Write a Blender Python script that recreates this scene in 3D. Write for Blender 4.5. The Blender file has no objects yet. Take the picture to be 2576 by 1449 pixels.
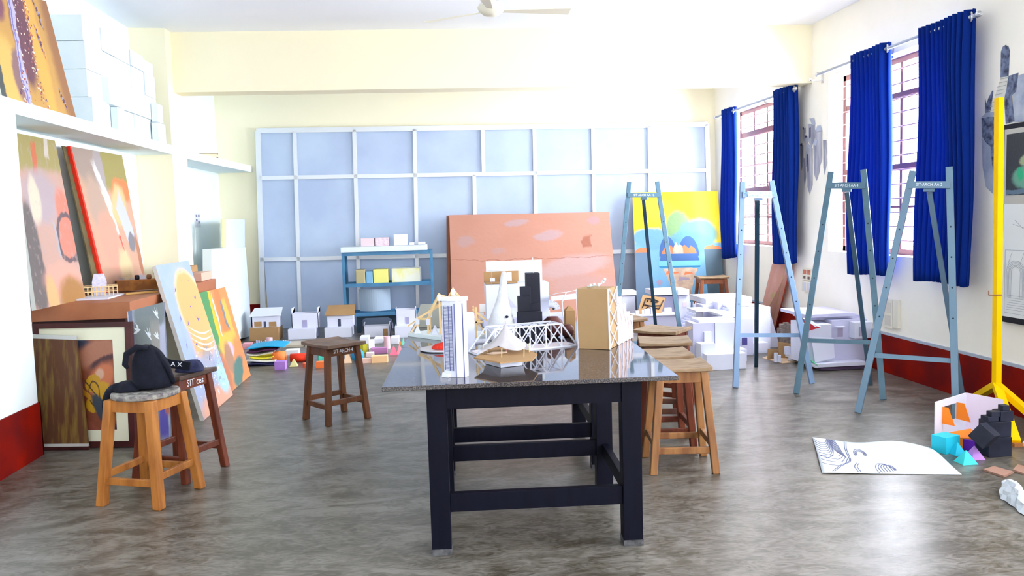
import bpy, bmesh, math, random
from mathutils import Vector, Matrix, Euler
PI = math.pi
random.seed(7)
SC = bpy.context.scene
COL = SC.collection

# ------------------------------------------------------------------ camera
F_PX, IW, IH, EYE = 2100.0, 2576, 1449, 1.5
def _cam_axes(p, y, r):
    fwd = Vector((math.sin(y), math.cos(y), 0)); right = Vector((math.cos(y), -math.sin(y), 0)); up = Vector((0, 0, 1))
    f2 = fwd*math.cos(p) - up*math.sin(p); u2 = up*math.cos(p) + fwd*math.sin(p)
    r3 = right*math.cos(r) + u2*math.sin(r); u3 = u2*math.cos(r) - right*math.sin(r)
    return r3, u3, f2
CR, CU, CF = _cam_axes(.0835, .096, -.029)
cd = bpy.data.cameras.new('camera'); cam = bpy.data.objects.new('camera', cd); COL.objects.link(cam)
cd.sensor_width = 36.0; cd.lens = 36.0*F_PX/IW; cd.clip_start = .05; cd.clip_end = 200
cam.matrix_world = Matrix(((CR.x, CU.x, -CF.x, 0), (CR.y, CU.y, -CF.y, 0), (CR.z, CU.z, -CF.z, EYE), (0, 0, 0, 1)))
SC.camera = cam
SC.view_settings.view_transform = 'Standard'; SC.view_settings.look = 'None'
SC.view_settings.exposure = EXPOSURE = 1.25; SC.view_settings.gamma = 1.0; SC.view_settings.use_curve_mapping = False
SC.cycles.max_bounces = 10; SC.cycles.diffuse_bounces = 6; SC.cycles.transparent_max_bounces = 12
SC.cycles.caustics_reflective = False; SC.cycles.caustics_refractive = False
SC.cycles.sample_clamp_indirect = 8.0
SC.cycles.use_denoising = True

# ------------------------------------------------------------------ daylight
world = bpy.data.worlds.new('daylight'); SC.world = world; world.use_nodes = True
bg = world.node_tree.nodes['Background']; bg.inputs['Color'].default_value = (.92, .95, 1.0, 1); bg.inputs['Strength'].default_value = 6.5
def area(name, loc, rot, sx, sy, power, col, portal=False):
    l = bpy.data.lights.new(name, 'AREA'); l.shape = 'RECTANGLE'; l.size = sx; l.size_y = sy; l.energy = power; l.color = col
    if portal: l.cycles.is_portal = True
    o = bpy.data.objects.new(name, l); o.location = loc; o.rotation_euler = rot; COL.objects.link(o); return o
# added area lamps boosting daylight at right-wall windows; near pair fills from unseen ones
for yc, w_, pw in ((7.2, 2.1, 340), (10.3, 1.6, 330), (3.2, 2.0, 120), (.2, 2.0, 90)):
    area('window_daylight', (4.75, yc, 2.15), (0, math.radians(83), 0), 1.8, w_, pw, (.91, .95, 1.0))

# ------------------------------------------------------------------ pixel rays -> points of the place
def ray(x, y): return CR*((x-IW/2)/F_PX) - CU*((y-IH/2)/F_PX) + CF
E0 = Vector((0, 0, EYE))
def g(x, y, z=0.0): d = ray(x, y); return E0 + d*((z-EYE)/d.z)
def pX(x, y, X): d = ray(x, y); return E0 + d*(X/d.x)
def pY(x, y, Y): d = ray(x, y); return E0 + d*(Y/d.y)
def pP(x, y, p0, n):
    d = ray(x, y); n = Vector(n); return E0 + d*((Vector(p0)-E0).dot(n)/d.dot(n))
BWN = Vector((-.105, -1, 0)).normalized()
def pB(x, y, off=0.0): return pP(x, y, Vector((4.1, 11.7, 0)) + BWN*off, BWN)     # partition wall plane
def backY(X, off=0.0): return 11.7 + (4.1-X)*.105 - off

# ------------------------------------------------------------------ materials
_m = {}
def mat(name, col, rough=.6, metal=0.0, nz=None, bump=0.0, bscale=60.0, spec=.28, transl=0.0, coat=0.0, nstretch=(1, 1, 1), ncol=None, nmix=.5, detail=4.0):
    """principled with optional noise mottling: nz = scale of noise, ncol = second colour"""
    if name in _m: return _m[name]
    m = bpy.data.materials.new(name); m.use_nodes = True; nt = m.node_tree; b = nt.nodes['Principled BSDF']
    b.inputs['Base Color'].default_value = (*col, 1); b.inputs['Roughness'].default_value = rough; b.inputs['Metallic'].default_value = metal
    b.inputs['Specular IOR Level'].default_value = spec; b.inputs['Coat Weight'].default_value = coat
    tc = nt.nodes.new('ShaderNodeTexCoord')
    if nz:
        mp = nt.nodes.new('ShaderNodeMapping'); mp.inputs['Scale'].default_value = nstretch
        nt.links.new(tc.outputs['Object'], mp.inputs[0])
        n = nt.nodes.new('ShaderNodeTexNoise'); n.inputs['Scale'].default_value = nz; n.inputs['Detail'].default_value = detail
        nt.links.new(mp.outputs[0], n.inputs['Vector'])
        r = nt.nodes.new('ShaderNodeMapRange'); r.inputs[1].default_value = .35; r.inputs[2].default_value = .65
        nt.links.new(n.outputs[0], r.inputs[0])
        mx = nt.nodes.new('ShaderNodeMix'); mx.data_type = 'RGBA'
        mx.inputs[6].default_value = (*col, 1); mx.inputs[7].default_value = (*(ncol or tuple(c*.75 for c in col)), 1)
        ml = nt.nodes.new('ShaderNodeMath'); ml.operation = 'MULTIPLY'; ml.inputs[1].default_value = nmix*2
        nt.links.new(r.outputs[0], ml.inputs[0]); nt.links.new(ml.outputs[0], mx.inputs[0]); nt.links.new(mx.outputs[2], b.inputs['Base Color'])
    if bump:
        n2 = nt.nodes.new('ShaderNodeTexNoise'); n2.inputs['Scale'].default_value = bscale; n2.inputs['Detail'].default_value = 3
        nt.links.new(tc.outputs['Object'], n2.inputs['Vector'])
        bp = nt.nodes.new('ShaderNodeBump'); bp.inputs['Strength'].default_value = bump; bp.inputs['Distance'].default_value = .01
        nt.links.new(n2.outputs[0], bp.inputs['Height']); nt.links.new(bp.outputs[0], b.inputs['Normal'])
    if transl:
        t = nt.nodes.new('ShaderNodeBsdfTranslucent'); t.inputs[0].default_value = (*[min(1, c*1.6) for c in col], 1)
        a = nt.nodes.new('ShaderNodeMixShader'); a.inputs[0].default_value = transl
        out = nt.nodes['Material Output']
        nt.links.new(b.outputs[0], a.inputs[1]); nt.links.new(t.outputs[0], a.inputs[2]); nt.links.new(a.outputs[0], out.inputs['Surface'])
    _m[name] = m; return m

def paint(name, base, layers, distort=.03, dscale=4.0, rough=.55, seed=0.0, brush=0.06):
    """a painted picture on the UV square: layers are soft ellipses E / rectangles R / noise patches N, laid over one another"""
    m = bpy.data.materials.new(name); m.use_nodes = True; nt = m.node_tree; N = nt.nodes.new; L = nt.links.new
    b = nt.nodes['Principled BSDF']; b.inputs['Roughness'].default_value = rough
    tc = N('ShaderNodeTexCoord'); sh = N('ShaderNodeVectorMath'); sh.operation = 'ADD'; sh.inputs[1].default_value = (seed, seed*.7, 0)
    L(tc.outputs['UV'], sh.inputs[0])
    nz = N('ShaderNodeTexNoise'); nz.inputs['Scale'].default_value = dscale; nz.inputs['Detail'].default_value = 9; nz.inputs['Roughness'].default_value = .62; L(sh.outputs[0], nz.inputs['Vector'])
    sb = N('ShaderNodeVectorMath'); sb.operation = 'SUBTRACT'; sb.inputs[1].default_value = (.5, .5, .5); L(nz.outputs['Color'], sb.inputs[0])
    sc = N('ShaderNodeVectorMath'); sc.operation = 'SCALE'; sc.inputs['Scale'].default_value = distort*3.4; L(sb.outputs[0], sc.inputs[0])
    ad = N('ShaderNodeVectorMath'); ad.operation = 'ADD'; L(tc.outputs['UV'], ad.inputs[0]); L(sc.outputs[0], ad.inputs[1])
    fl = N('ShaderNodeVectorMath'); fl.operation = 'MULTIPLY'; fl.inputs[1].default_value = (1, 1, 0); L(ad.outputs[0], fl.inputs[0])
    def rgb(c): return (*[q*(.40+.36*q) for q in c], 1)
    cur = None
    def mix(fac, col):
        nonlocal cur
        mx = N('ShaderNodeMix'); mx.data_type = 'RGBA'; L(fac, mx.inputs[0]); mx.inputs[7].default_value = rgb(col)
        if cur is None: mx.inputs[6].default_value = rgb(base)
        else: L(cur, mx.inputs[6])
        cur = mx.outputs[2]
    def mr(src, a, b_, c=1.0, d=0.0):
        r = N('ShaderNodeMapRange'); r.interpolation_type = 'SMOOTHSTEP'
        r.inputs[1].default_value = a; r.inputs[2].default_value = b_; r.inputs[3].default_value = c; r.inputs[4].default_value = d; L(src, r.inputs[0]); return r.outputs[0]
    for l in layers:
        if l[0] in 'ERQ':
            _, cx, cy, rx, ry, ang, soft, col = l[:8]; amt = l[8] if len(l) > 8 else 1.0
            mp = N('ShaderNodeMapping'); mp.vector_type = 'TEXTURE'; mp.inputs['Location'].default_value = (cx, cy, 0)
            mp.inputs['Rotation'].default_value = (0, 0, math.radians(ang)); mp.inputs['Scale'].default_value = (rx, ry, 1); L(fl.outputs[0], mp.inputs[0])
            if l[0] == 'E':
                ln = N('ShaderNodeVectorMath'); ln.operation = 'LENGTH'; L(mp.outputs[0], ln.inputs[0]); src = ln.outputs['Value']
            elif l[0] == 'Q':   # ring
                ln = N('ShaderNodeVectorMath'); ln.operation = 'LENGTH'; L(mp.outputs[0], ln.inputs[0])
                s1 = N('ShaderNodeMath'); s1.operation = 'SUBTRACT'; s1.inputs[1].default_value = 1.0; L(ln.outputs['Value'], s1.inputs[0])
                s2 = N('ShaderNodeMath'); s2.operation = 'ABSOLUTE'; L(s1.outputs[0], s2.inputs[0])
                s3 = N('ShaderNodeMath'); s3.operation = 'MULTIPLY'; s3.inputs[1].default_value = 1/(l[9] if len(l) > 9 else .12); L(s2.outputs[0], s3.inputs[0]); src = s3.outputs[0]
            else:
                ab = N('ShaderNodeVectorMath'); ab.operation = 'ABSOLUTE'; L(mp.outputs[0], ab.inputs[0])
                sp = N('ShaderNodeSeparateXYZ'); L(ab.outputs[0], sp.inputs[0])
                mxm = N('ShaderNodeMath'); mxm.operation = 'MAXIMUM'; L(sp.outputs[0], mxm.inputs[0]); L(sp.outputs[1], mxm.inputs[1]); src = mxm.outputs[0]
            mix(mr(src, 1-soft*.5, 1+soft*.5, amt, 0), col)
        elif l[0] == 'N':       # noise patches: scale, threshold, softness, colour, amount, stretch
            _, scl, th, soft, col = l[:5]; amt = l[5] if len(l) > 5 else 1.0; st = l[6] if len(l) > 6 else (1, 1)
            mp = N('ShaderNodeMapping'); mp.inputs['Scale'].default_value = (st[0], st[1], 1); L(sh.outputs[0], mp.inputs[0])
            n2 = N('ShaderNodeTexNoise'); n2.inputs['Scale'].default_value = scl; n2.inputs['Detail'].default_value = 6; L(mp.outputs[0], n2.inputs['Vector'])
            mix(mr(n2.outputs[0], th-soft, th+soft, 0, amt), col)
    if cur is not None: L(cur, b.inputs['Base Color'])
    else: b.inputs['Base Color'].default_value = rgb(base)
    if brush:
        n3 = N('ShaderNodeTexNoise'); n3.inputs['Scale'].default_value = 40; L(tc.outputs['UV'], n3.inputs['Vector'])
        bp = N('ShaderNodeBump'); bp.inputs['Strength'].default_value = brush*3; bp.inputs['Distance'].default_value = .01
        L(n3.outputs[0], bp.inputs['Height']); L(bp.outputs[0], b.inputs['Normal'])
    return m

# ------------------------------------------------------------------ mesh helpers
class MB:
    """collects shapes; build() links them as ONE mesh object"""
    def __init__(s): s.bm = bmesh.new(); s.uv = s.bm.loops.layers.uv.new('UVMap')
    def hexa(s, P, mi=0):   # 8 corners: bottom 4 ccw, top 4 ccw
        v = [s.bm.verts.new(Vector(p)) for p in P]
        for f in ((3, 2, 1, 0), (4, 5, 6, 7), (0, 1, 5, 4), (1, 2, 6, 5), (2, 3, 7, 6), (3, 0, 4, 7)):
            fc = s.bm.faces.new([v[i] for i in f]); fc.material_index = mi
        return s
    def box(s, x0, x1, y0, y1, z0, z1, M=None, mi=0):
        P = [(x0, y0, z0), (x1, y0, z0), (x1, y1, z0), (x0, y1, z0), (x0, y0, z1), (x1, y0, z1), (x1, y1, z1), (x0, y1, z1)]
        if M is not None: P = [M @ Vector(p) for p in P]
        return s.hexa(P, mi)
    def bar(s, a, b, w, d, up=(0, 0, 1), mi=0):   # rectangular bar from a to b, w across, d along up-ish
        a = Vector(a); b = Vector(b); t = (b-a).normalized(); u = Vector(up); u = (u - t*u.dot(t))
        if u.length < 1e-4: u = Vector((0, 1, 0)) - t*t.y
        u.normalize(); r = t.cross(u); P = []
        for c in (a, b):
            for sx, sy in ((-1, -1), (1, -1), (1, 1), (-1, 1)): P.append(c + r*(sx*w/2) + u*(sy*d/2))
        return s.hexa(P, mi)
    def tube(s, pts, r, seg=8, caps=True, mi=0):
        pts = [Vector(p) for p in pts]; rings = []; n = len(pts); rr = r if hasattr(r, '__len__') else [r]*n
        prev = None
        for i, p in enumerate(pts):
            t = (pts[min(i+1, n-1)] - pts[max(i-1, 0)]).normalized()
            u = prev - t*prev.dot(t) if prev is not None else (Vector((0, 0, 1)) if abs(t.z) < .9 else Vector((1, 0, 0)))
            if prev is None: u = u - t*u.dot(t)
            u.normalize(); prev = u; w = t.cross(u)
            rings.append([s.bm.verts.new(p + (u*math.cos(2*PI*k/seg) + w*math.sin(2*PI*k/seg))*rr[i]) for k in range(seg)])
        for i in range(n-1):
            for k in range(seg):
                f = s.bm.faces.new((rings[i][k], rings[i][(k+1) % seg], rings[i+1][(k+1) % seg], rings[i+1][k])); f.smooth = True; f.material_index = mi
        if caps:
            for rg, rev in ((rings[0], True), (rings[-1], False)):
                try: f = s.bm.faces.new(list(reversed(rg)) if rev else rg); f.material_index = mi
                except ValueError: pass
        return s
    def lathe(s, prof, seg=24, c=(0, 0, 0), M=None, mi=0, smooth=True):   # prof: (r, z)
        c = Vector(c); rings = []
        for r, z in prof:
            ring = []
            for k in range(seg):
                p = Vector((r*math.cos(2*PI*k/seg), r*math.sin(2*PI*k/seg), z))
                if M is not None: p = M @ p
                ring.append(s.bm.verts.new(c + p))
            rings.append(ring)
        for i in range(len(rings)-1):
            for k in range(seg):
                f = s.bm.faces.new((rings[i][k], rings[i][(k+1) % seg], rings[i+1][(k+1) % seg], rings[i+1][k])); f.smooth = smooth; f.material_index = mi
        f = s.bm.faces.new(list(reversed(rings[0]))); f.material_index = mi
        f = s.bm.faces.new(rings[-1]); f.material_index = mi
        return s
    def prism(s, poly, h, M=None, mi=0):  # poly in xy, extruded in z 0..h (h may be (z0,z1))
        z0, z1 = (0, h) if not hasattr(h, '__len__') else h
        T = (lambda p: M @ Vector(p)) if M is not None else Vector
        a = [s.bm.verts.new(T((p[0], p[1], z0))) for p in poly]; b = [s.bm.verts.new(T((p[0], p[1], z1))) for p in poly]
        n = len(poly)
        s.bm.faces.new(list(reversed(a))).material_index = mi; s.bm.faces.new(b).material_index = mi
        for i in range(n): s.bm.faces.new((a[i], a[(i+1) % n], b[(i+1) % n], b[i])).material_index = mi
        return s
    def poly(s, pts, mi=0):
        f = s.bm.faces.new([s.bm.verts.new(Vector(p)) for p in pts]); f.material_index = mi; return s
    def quad_uv(s, P, mi=0):   # bl, br, tr, tl
        f = s.bm.faces.new([s.bm.verts.new(Vector(p)) for p in P]); f.material_index = mi
        for l, uv in zip(f.loops, ((0, 0), (1, 0), (1, 1), (0, 1))): l[s.uv].uv = uv
        return s
    def build(s, name, mats, parent=None, world=True, bevel=0.0, sub=0, solid=0.0, smooth=False, bseg=2, origin=None):
        bm = s.bm
        bmesh.ops.remove_doubles(bm, verts=bm.verts, dist=1e-6) if False else None
        bmesh.ops.recalc_face_normals(bm, faces=bm.faces)
        me = bpy.data.meshes.new(name); off = Vector((0, 0, 0))
        if parent is not None:
            if world:
                M = wmat(parent).inverted(); bmesh.ops.transform(bm, matrix=M, verts=bm.verts)
        else:
            if origin is None:
                xs = [v.co.x for v in bm.verts]; ys = [v.co.y for v in bm.verts]; zs = [v.co.z for v in bm.verts]
                off = Vector(((min(xs)+max(xs))/2, (min(ys)+max(ys))/2, min(zs)))
            else: off = Vector(origin)
            bmesh.ops.translate(bm, verts=bm.verts, vec=-off)
        bm.to_mesh(me); bm.free()
        for m in (mats if isinstance(mats, (list, tuple)) else [mats]): me.materials.append(m)
        o = bpy.data.objects.new(name, me); COL.objects.link(o); o.parent = parent
        if parent is None: o.location = off
        if smooth:
            for p in me.polygons: p.use_smooth = True
        if solid: md = o.modifiers.new('solid', 'SOLIDIFY'); md.thickness = solid; md.offset = 0
        if bevel: md = o.modifiers.new('bevel', 'BEVEL'); md.width = bevel; md.segments = bseg; md.limit_method = 'ANGLE'; md.angle_limit = math.radians(40)
        if sub: md = o.modifiers.new('sub', 'SUBSURF'); md.levels = sub; md.render_levels = sub
        return o
def wmat(o):
    M = Matrix.LocRotScale(o.location, o.rotation_euler, o.scale)
    return wmat(o.parent) @ M if o.parent else M
def tag(o, label=None, cat=None, group=None, kind=None):
    if label: o['label'] = label
    if cat: o['category'] = cat
    if group: o['group'] = group
    if kind: o['kind'] = kind
    return o
def thing(name, label, cat, loc=(0, 0, 0), rz=0.0, group=None):
    o = bpy.data.objects.new(name, None); o.empty_display_size = .05; COL.objects.link(o)
    o.location = loc; o.rotation_euler = (0, 0, rz); return tag(o, label, cat, group)
def struct(o): o['kind'] = 'structure'; return o
def dup(root, loc, rz=0.0, label=None, group=None, scale=None):
    r = root.copy(); COL.objects.link(r); r.location = loc; r.rotation_euler = (0, 0, rz)
    if scale: r.scale = scale
    if label: r['label'] = label
    if group: r['group'] = group
    for ch in list(root.children):
        c = ch.copy(); COL.objects.link(c); c.parent = r
        for gch in ch.children:
            d = gch.copy(); COL.objects.link(d); d.parent = c
    return r
def text(name, body, size, mtx, m, parent, ext=.0006, align='CENTER', sx=1.0):
    """lettering as a mesh; mtx puts the text's xy plane into the world"""
    cu = bpy.data.curves.new(name, 'FONT'); cu.body = body; cu.size = size; cu.extrude = ext; cu.align_x = align; cu.align_y = 'CENTER'; cu.resolution_u = 2
    t = bpy.data.objects.new('tmp', cu); COL.objects.link(t); dg = bpy.context.evaluated_depsgraph_get(); dg.update()
    me = bpy.data.meshes.new_from_object(t.evaluated_get(dg)); bpy.data.objects.remove(t)
    M = (wmat(parent).inverted() if parent else Matrix()) @ mtx @ Matrix.Diagonal((sx, 1, 1, 1)); me.transform(M); me.materials.clear(); me.materials.append(m)
    o = bpy.data.objects.new(name, me); COL.objects.link(o); o.parent = parent; return o
def frame_mtx(o, xdir, ydir):
    x = Vector(xdir).normalized(); y = Vector(ydir); y = (y - x*y.dot(x)).normalized(); z = x.cross(y); o = Vector(o)
    return Matrix(((x.x, y.x, z.x, o.x), (x.y, y.y, z.y, o.y), (x.z, y.z, z.z, o.z), (0, 0, 0, 1)))

# ================================================================== THE ROOM
cream = mat('cream_plaster', (.90, .84, .62), .9, nz=1.2, ncol=(.87, .81, .60), nmix=.4, bump=.06, bscale=25)
cream_r = mat('patchy_plaster', (.98, .93, .82), .9, nz=2.2, ncol=(.92, .88, .78), nmix=.35, bump=.1, bscale=18, detail=7)
white_p = mat('white_plaster', (.80, .88, .88), .9, nz=1.5, ncol=(.76, .85, .86), nmix=.4, bump=.05, bscale=20)
ceil_m = mat('ceiling_plaster', (.88, .90, .95), .9, nz=.8, ncol=(.85, .88, .95), nmix=.4)
red_m = mat('oxide_red_skirting', (.26, .007, .001), .6, spec=.06, nz=3.0, ncol=(.13, .006, .006), nmix=.5, detail=8)
grey_line = mat('grey_dado_line', (.42, .47, .56), .6)
# trowelled cement floor
def floor_mat():
    m = bpy.data.materials.new('polished_cement'); m.use_nodes = True; nt = m.node_tree; N = nt.nodes.new; L = nt.links.new; b = nt.nodes['Principled BSDF']
    tc = N('ShaderNodeTexCoord')
    def noise(scl, st, det, dist=0.0, rz=0.0):
        mp = N('ShaderNodeMapping'); mp.inputs['Scale'].default_value = st; mp.inputs['Rotation'].default_value = (0, 0, rz); L(tc.outputs['Object'], mp.inputs[0])
        n = N('ShaderNodeTexNoise'); n.inputs['Scale'].default_value = scl; n.inputs['Detail'].default_value = det; n.inputs['Distortion'].default_value = dist; L(mp.outputs[0], n.inputs['Vector']); return n.outputs[0]
    a = noise(2.2, (1, 1.8, 1), 7, 2.0, .5); c = noise(8.0, (1, 2.4, 1), 8, 3.0, .55)
    ad = N('ShaderNodeMath'); ad.operation = 'ADD'; L(a, ad.inputs[0]); L(c, ad.inputs[1])
    cr = N('ShaderNodeValToRGB'); e = cr.color_ramp.elements; e[0].position = .41; e[0].color = (.060, .050, .034, 1); e[1].position = .61; e[1].color = (.190, .172, .150, 1)
    md = N('ShaderNodeMath'); md.operation = 'MULTIPLY'; md.inputs[1].default_value = .5; L(ad.outputs[0], md.inputs[0]); L(md.outputs[0], cr.inputs[0])
    L(cr.outputs[0], b.inputs['Base Color'])
    r = N('ShaderNodeMapRange'); r.inputs[1].default_value = .3; r.inputs[2].default_value = .7; r.inputs[3].default_value = .30; r.inputs[4].default_value = .38; L(c, r.inputs[0]); L(r.outputs[0], b.inputs['Roughness'])
    bp = N('ShaderNodeBump'); bp.inputs['Strength'].default_value = .10; bp.inputs['Distance'].default_value = .01; L(c, bp.inputs['Height']); L(bp.outputs[0], b.inputs['Normal'])
    b.inputs['Specular IOR Level'].default_value = .6
    return m
XL, XR, XA, CZ = -2.66, 4.1, -3.06, 3.52     # left pier face, right wall, alcove back, ceiling
Y0 = -3.0
def plain(name, m, *boxes):
    b = MB()
    for q in boxes: b.box(*q)
    return struct(b.build(name, m))
plain('floor', floor_mat(), (-3.4, 4.5, Y0, 12.9, -.15, 0))
# ceiling, a shade lower at the window side
b = MB(); b.hexa([(-3.4, Y0, 3.58), (4.45, Y0, 3.44), (4.45, 12.9, 3.44), (-3.4, 12.9, 3.58), (-3.4, Y0, 3.75), (4.45, Y0, 3.75), (4.45, 12.9, 3.75), (-3.4, 12.9, 3.75)])
struct(b.build('ceiling', ceil_m))
# far wall
b = MB(); b.hexa([(-3.4, backY(-3.4), 0), (4.45, backY(4.45), 0), (4.45, backY(4.45)+.2, 0), (-3.4, backY(-3.4)+.2, 0), (-3.4, backY(-3.4), 3.6), (4.45, backY(4.45), 3.6), (4.45, backY(4.45)+.2, 3.6), (-3.4, backY(-3.4)+.2, 3.6)])
struct(b.build('wall_back', cream))
# cross beam
def beamY(x): return 8.66 + (4.1-x)*.102
b = MB(); bz = lambda x: 2.84 + (4.1-x)*.0145
b.hexa([(-3.1, beamY(-3.1), bz(-3.1)), (4.1, beamY(4.1), bz(4.1)), (4.1, beamY(4.1)+.27, bz(4.1)), (-3.1, beamY(-3.1)+.27, bz(-3.1)), (-3.1, beamY(-3.1), 3.6), (4.1, beamY(4.1), 3.6), (4.1, beamY(4.1)+.27, 3.6), (-3.1, beamY(-3.1)+.27, 3.6)])
struct(b.build('trim_beam', cream))
# left wall: near length, recess backs, pier, shelf slabs
b = MB(); b.box(-3.35, XL, Y0, 5.81, 0, 2.365); b.box(-3.35, XL, Y0, 5.0, 2.365, 3.6); b.box(-3.35, XA, 5.0, 5.81, 2.365, 3.6); struct(b.build('wall_left', white_p))
b = MB(); b.hexa([(-3.35, 5.81, 0), (XA, 5.81, 0), (-2.99, 12.6, 0), (-3.35, 12.6, 0), (-3.35, 5.81, 3.6), (XA, 5.81, 3.6), (-2.99, 12.6, 3.6), (-3.35, 12.6, 3.6)])
struct(b.build('wall_left', white_p))
b = MB(); b.box(XA-.02, XL, 9.16, 9.70, 0, 3.6); struct(b.build('wall_left', cream))
b = MB(); b.box(XA-.01, XL, 5.81, 9.16, 2.27, 2.365); struct(b.build('trim_1', white_p))
b = MB(); b.hexa([(XA, 9.70, 2.262), (XL, 9.70, 2.262), (-2.50, 12.40, 2.262), (-3.02, 12.45, 2.262), (XA, 9.70, 2.352), (XL, 9.70, 2.352), (-2.50, 12.40, 2.352), (-3.02, 12.45, 2.352)])
struct(b.build('trim_2', white_p))
# red oxide skirting
b = MB(); b.box(XL, XL+.012, Y0, 5.822, 0, .36); b.box(XA, XL+.012, 5.81, 5.822, 0, .36); struct(b.build('baseboard_left', red_m))
b = MB(); b.box(XL, XL+.012, 9.148, 9.71, 0, .33); struct(b.build('baseboard_left', red_m))
b = MB(); b.box(XR-.012, XR, Y0, 11.7, 0, .345); struct(b.build('baseboard_right', red_m))
b = MB(); b.box(XR-.014, XR, Y0, 11.7, .345, .368); struct(b.build('trim_3', grey_line))
b = MB()
b.hexa([(-2.98, backY(-2.98, .012), 0), (-2.46, backY(-2.46, .012), 0), (-2.46, backY(-2.46), 0), (-2.98, backY(-2.98), 0), (-2.98, backY(-2.98, .012), .36), (-2.46, backY(-2.46, .012), .36), (-2.46, backY(-2.46), .36), (-2.98, backY(-2.98), .36)])
struct(b.build('baseboard_back', red_m))
# right wall with its window openings
WZ0, WZ1 = 1.065, 2.84
WINS = [(-.8, 1.2, 'w'), (2.2, 4.2, 'w'), (6.14, 8.29, 'w'), (9.45, 11.15, 'w')]
b = MB(); y = Y0
for y0, y1, _ in WINS:
    b.box(XR, XR+.26, y, y0, 0, 3.6); b.box(XR, XR+.26, y0, y1, 0, WZ0); b.box(XR, XR+.26, y0, y1, WZ1, 3.6); y = y1
b.box(XR, XR+.26, y, 12.0, 0, 3.6); struct(b.build('wall_right', cream_r))
# rear wall behind the viewer, with wide windows
b = MB()
b.box(-3.35, 4.36, Y0-.2, Y0, 0, .9); b.box(-3.35, 4.36, Y0-.2, Y0, 2.9, 3.6)
for x0, x1 in ((-3.35, -1.6), (-.5, 1.2), (3.4, 4.36)): b.box(x0, x1, Y0-.2, Y0, .9, 2.9)
struct(b.build('wall_front', cream))
# window frames, grilles, panes
frame_m = mat('brown_window_frame', (.16, .07, .07), .6); rod_m = mat('window_grille_rod', (.30, .16, .17), .6)
def glass_mat():
    m = bpy.data.materials.new('window_glass'); m.use_nodes = True; nt = m.node_tree; nt.nodes.remove(nt.nodes['Principled BSDF'])
    t = nt.nodes.new('ShaderNodeBsdfTransparent'); t.inputs[0].default_value = (.97, .98, 1, 1); gl = nt.nodes.new('ShaderNodeBsdfGlossy'); gl.inputs['Roughness'].default_value = .02
    mx = nt.nodes.new('ShaderNodeMixShader'); mx.inputs[0].default_value = .06
    nt.links.new(t.outputs[0], mx.inputs[1]); nt.links.new(gl.outputs[0], mx.inputs[2]); nt.links.new(mx.outputs[0], nt.nodes['Material Output'].inputs['Surface']); return m
glass_m = glass_mat()
def window(n, y0, y1, verts, rails, thin):
    root = bpy.data.objects.new('window_%d' % n, None); COL.objects.link(root); root.location = (XR+.18, (y0+y1)/2, WZ0); root['kind'] = 'structure'
    X = XR+.19; b = MB()
    b.box(X-.03, X+.03, y0, y0+.05, WZ0, WZ1); b.box(X-.03, X+.03, y1-.05, y1, WZ0, WZ1); b.box(X-.03, X+.03, y0, y1, WZ0, WZ0+.05); b.box(X-.03, X+.03, y0, y1, WZ1-.05, WZ1)
    for v in verts: b.box(X-.025, X+.025, v-.02, v+.02, WZ0, WZ1)
    for z in rails: b.box(X-.026, X+.026, y0, y1, z-.032, z+.032)
    for z in thin: b.box(X-.02, X+.02, y0, y1, z-.01, z+.01)
    b.build('window_frame', frame_m, root)
    b = MB(); z = WZ0+.13
    while z < WZ1-.06: b.tube([(X-.055, y0+.01, z), (X-.055, y1-.01, z)], .006, 6); z += .128
    b.build('window_grille', rod_m, root)
    b = MB(); b.box(X-.004, X+.004, y0+.03, y1-.03, WZ0+.03, WZ1-.03); b.build('window_pane', glass_m, root)
window(1, 6.14, 8.29, (6.78, 7.24, 7.75), (2.50, 1.86), (1.5,))
window(2, 9.45, 11.15, (9.86, 10.24, 10.66), (2.52, 1.78), (2.1, 1.42))
window(3, 2.2, 4.2, (2.7, 3.2, 3.7), (2.50, 1.86), ())
window(4, -.8, 1.2, (-.3, .2, .7), (2.50, 1.86), ())

# ------------------------------------------------------------------ aluminium partition on the far wall
alu = mat('aluminium_section', (.72, .75, .80), .35, metal=.35); alu_sh = mat('pale_partition_panel', (.47, .57, .74), .42, spec=.5, nz=1.5, ncol=(.40, .49, .68), nmix=.5)
part = bpy.data.objects.new('wall_partition', None); COL.objects.link(part); part.location = (.8, backY(.8), 0); part['kind'] = 'structure'
def PB(x, y, o): return pB(x, y, o)
A, Bp, C_, D = PB(643, 334, .0), PB(1782, 312, .0), PB(1797, 803, .0), PB(672, 826, .0)
A2, B2, C2, D2 = A.copy(), Bp.copy(), Vector((Bp.x+.02, Bp.y, .0)), Vector((A.x+.06, A.y, .0))
b = MB()
fl = [p + BWN*.05 for p in (A2, B2, C2, D2)]; bk = [p + BWN*.001 for p in (A2, B2, C2, D2)]
b.hexa([fl[3], fl[2], bk[2], bk[3], fl[0], fl[1], bk[1], bk[0]])
b.build('partition_panel', alu_sh, part)
def sec(px0, py0, px1, py1, w=.055):
    a = PB(px0, py0, .06); c = PB(px1, py1, .06); c.z = max(c.z, .001)
    b = MB(); b.bar(a, c, w, .035, up=BWN); b.build('partition_section', alu, part)
sec(646, 329, 1780, 313, .07); sec(650, 448, 1776, 428); sec(655, 653, 1790, 628)
sec(649, 330, 663, 826, .07); sec(1778, 312, 1790, 805, .06)
for x0, y0, x1, y1 in ((741, 330, 756, 822), (891, 327, 906, 818), (1043, 325, 1052, 815), (1214, 323, 1217, 440), (1193, 440, 1199, 812), (1344, 321, 1353, 810), (1491, 319, 1500, 808), (1633, 317, 1640, 806)): sec(x0, y0, x1, y1, .05)

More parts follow.
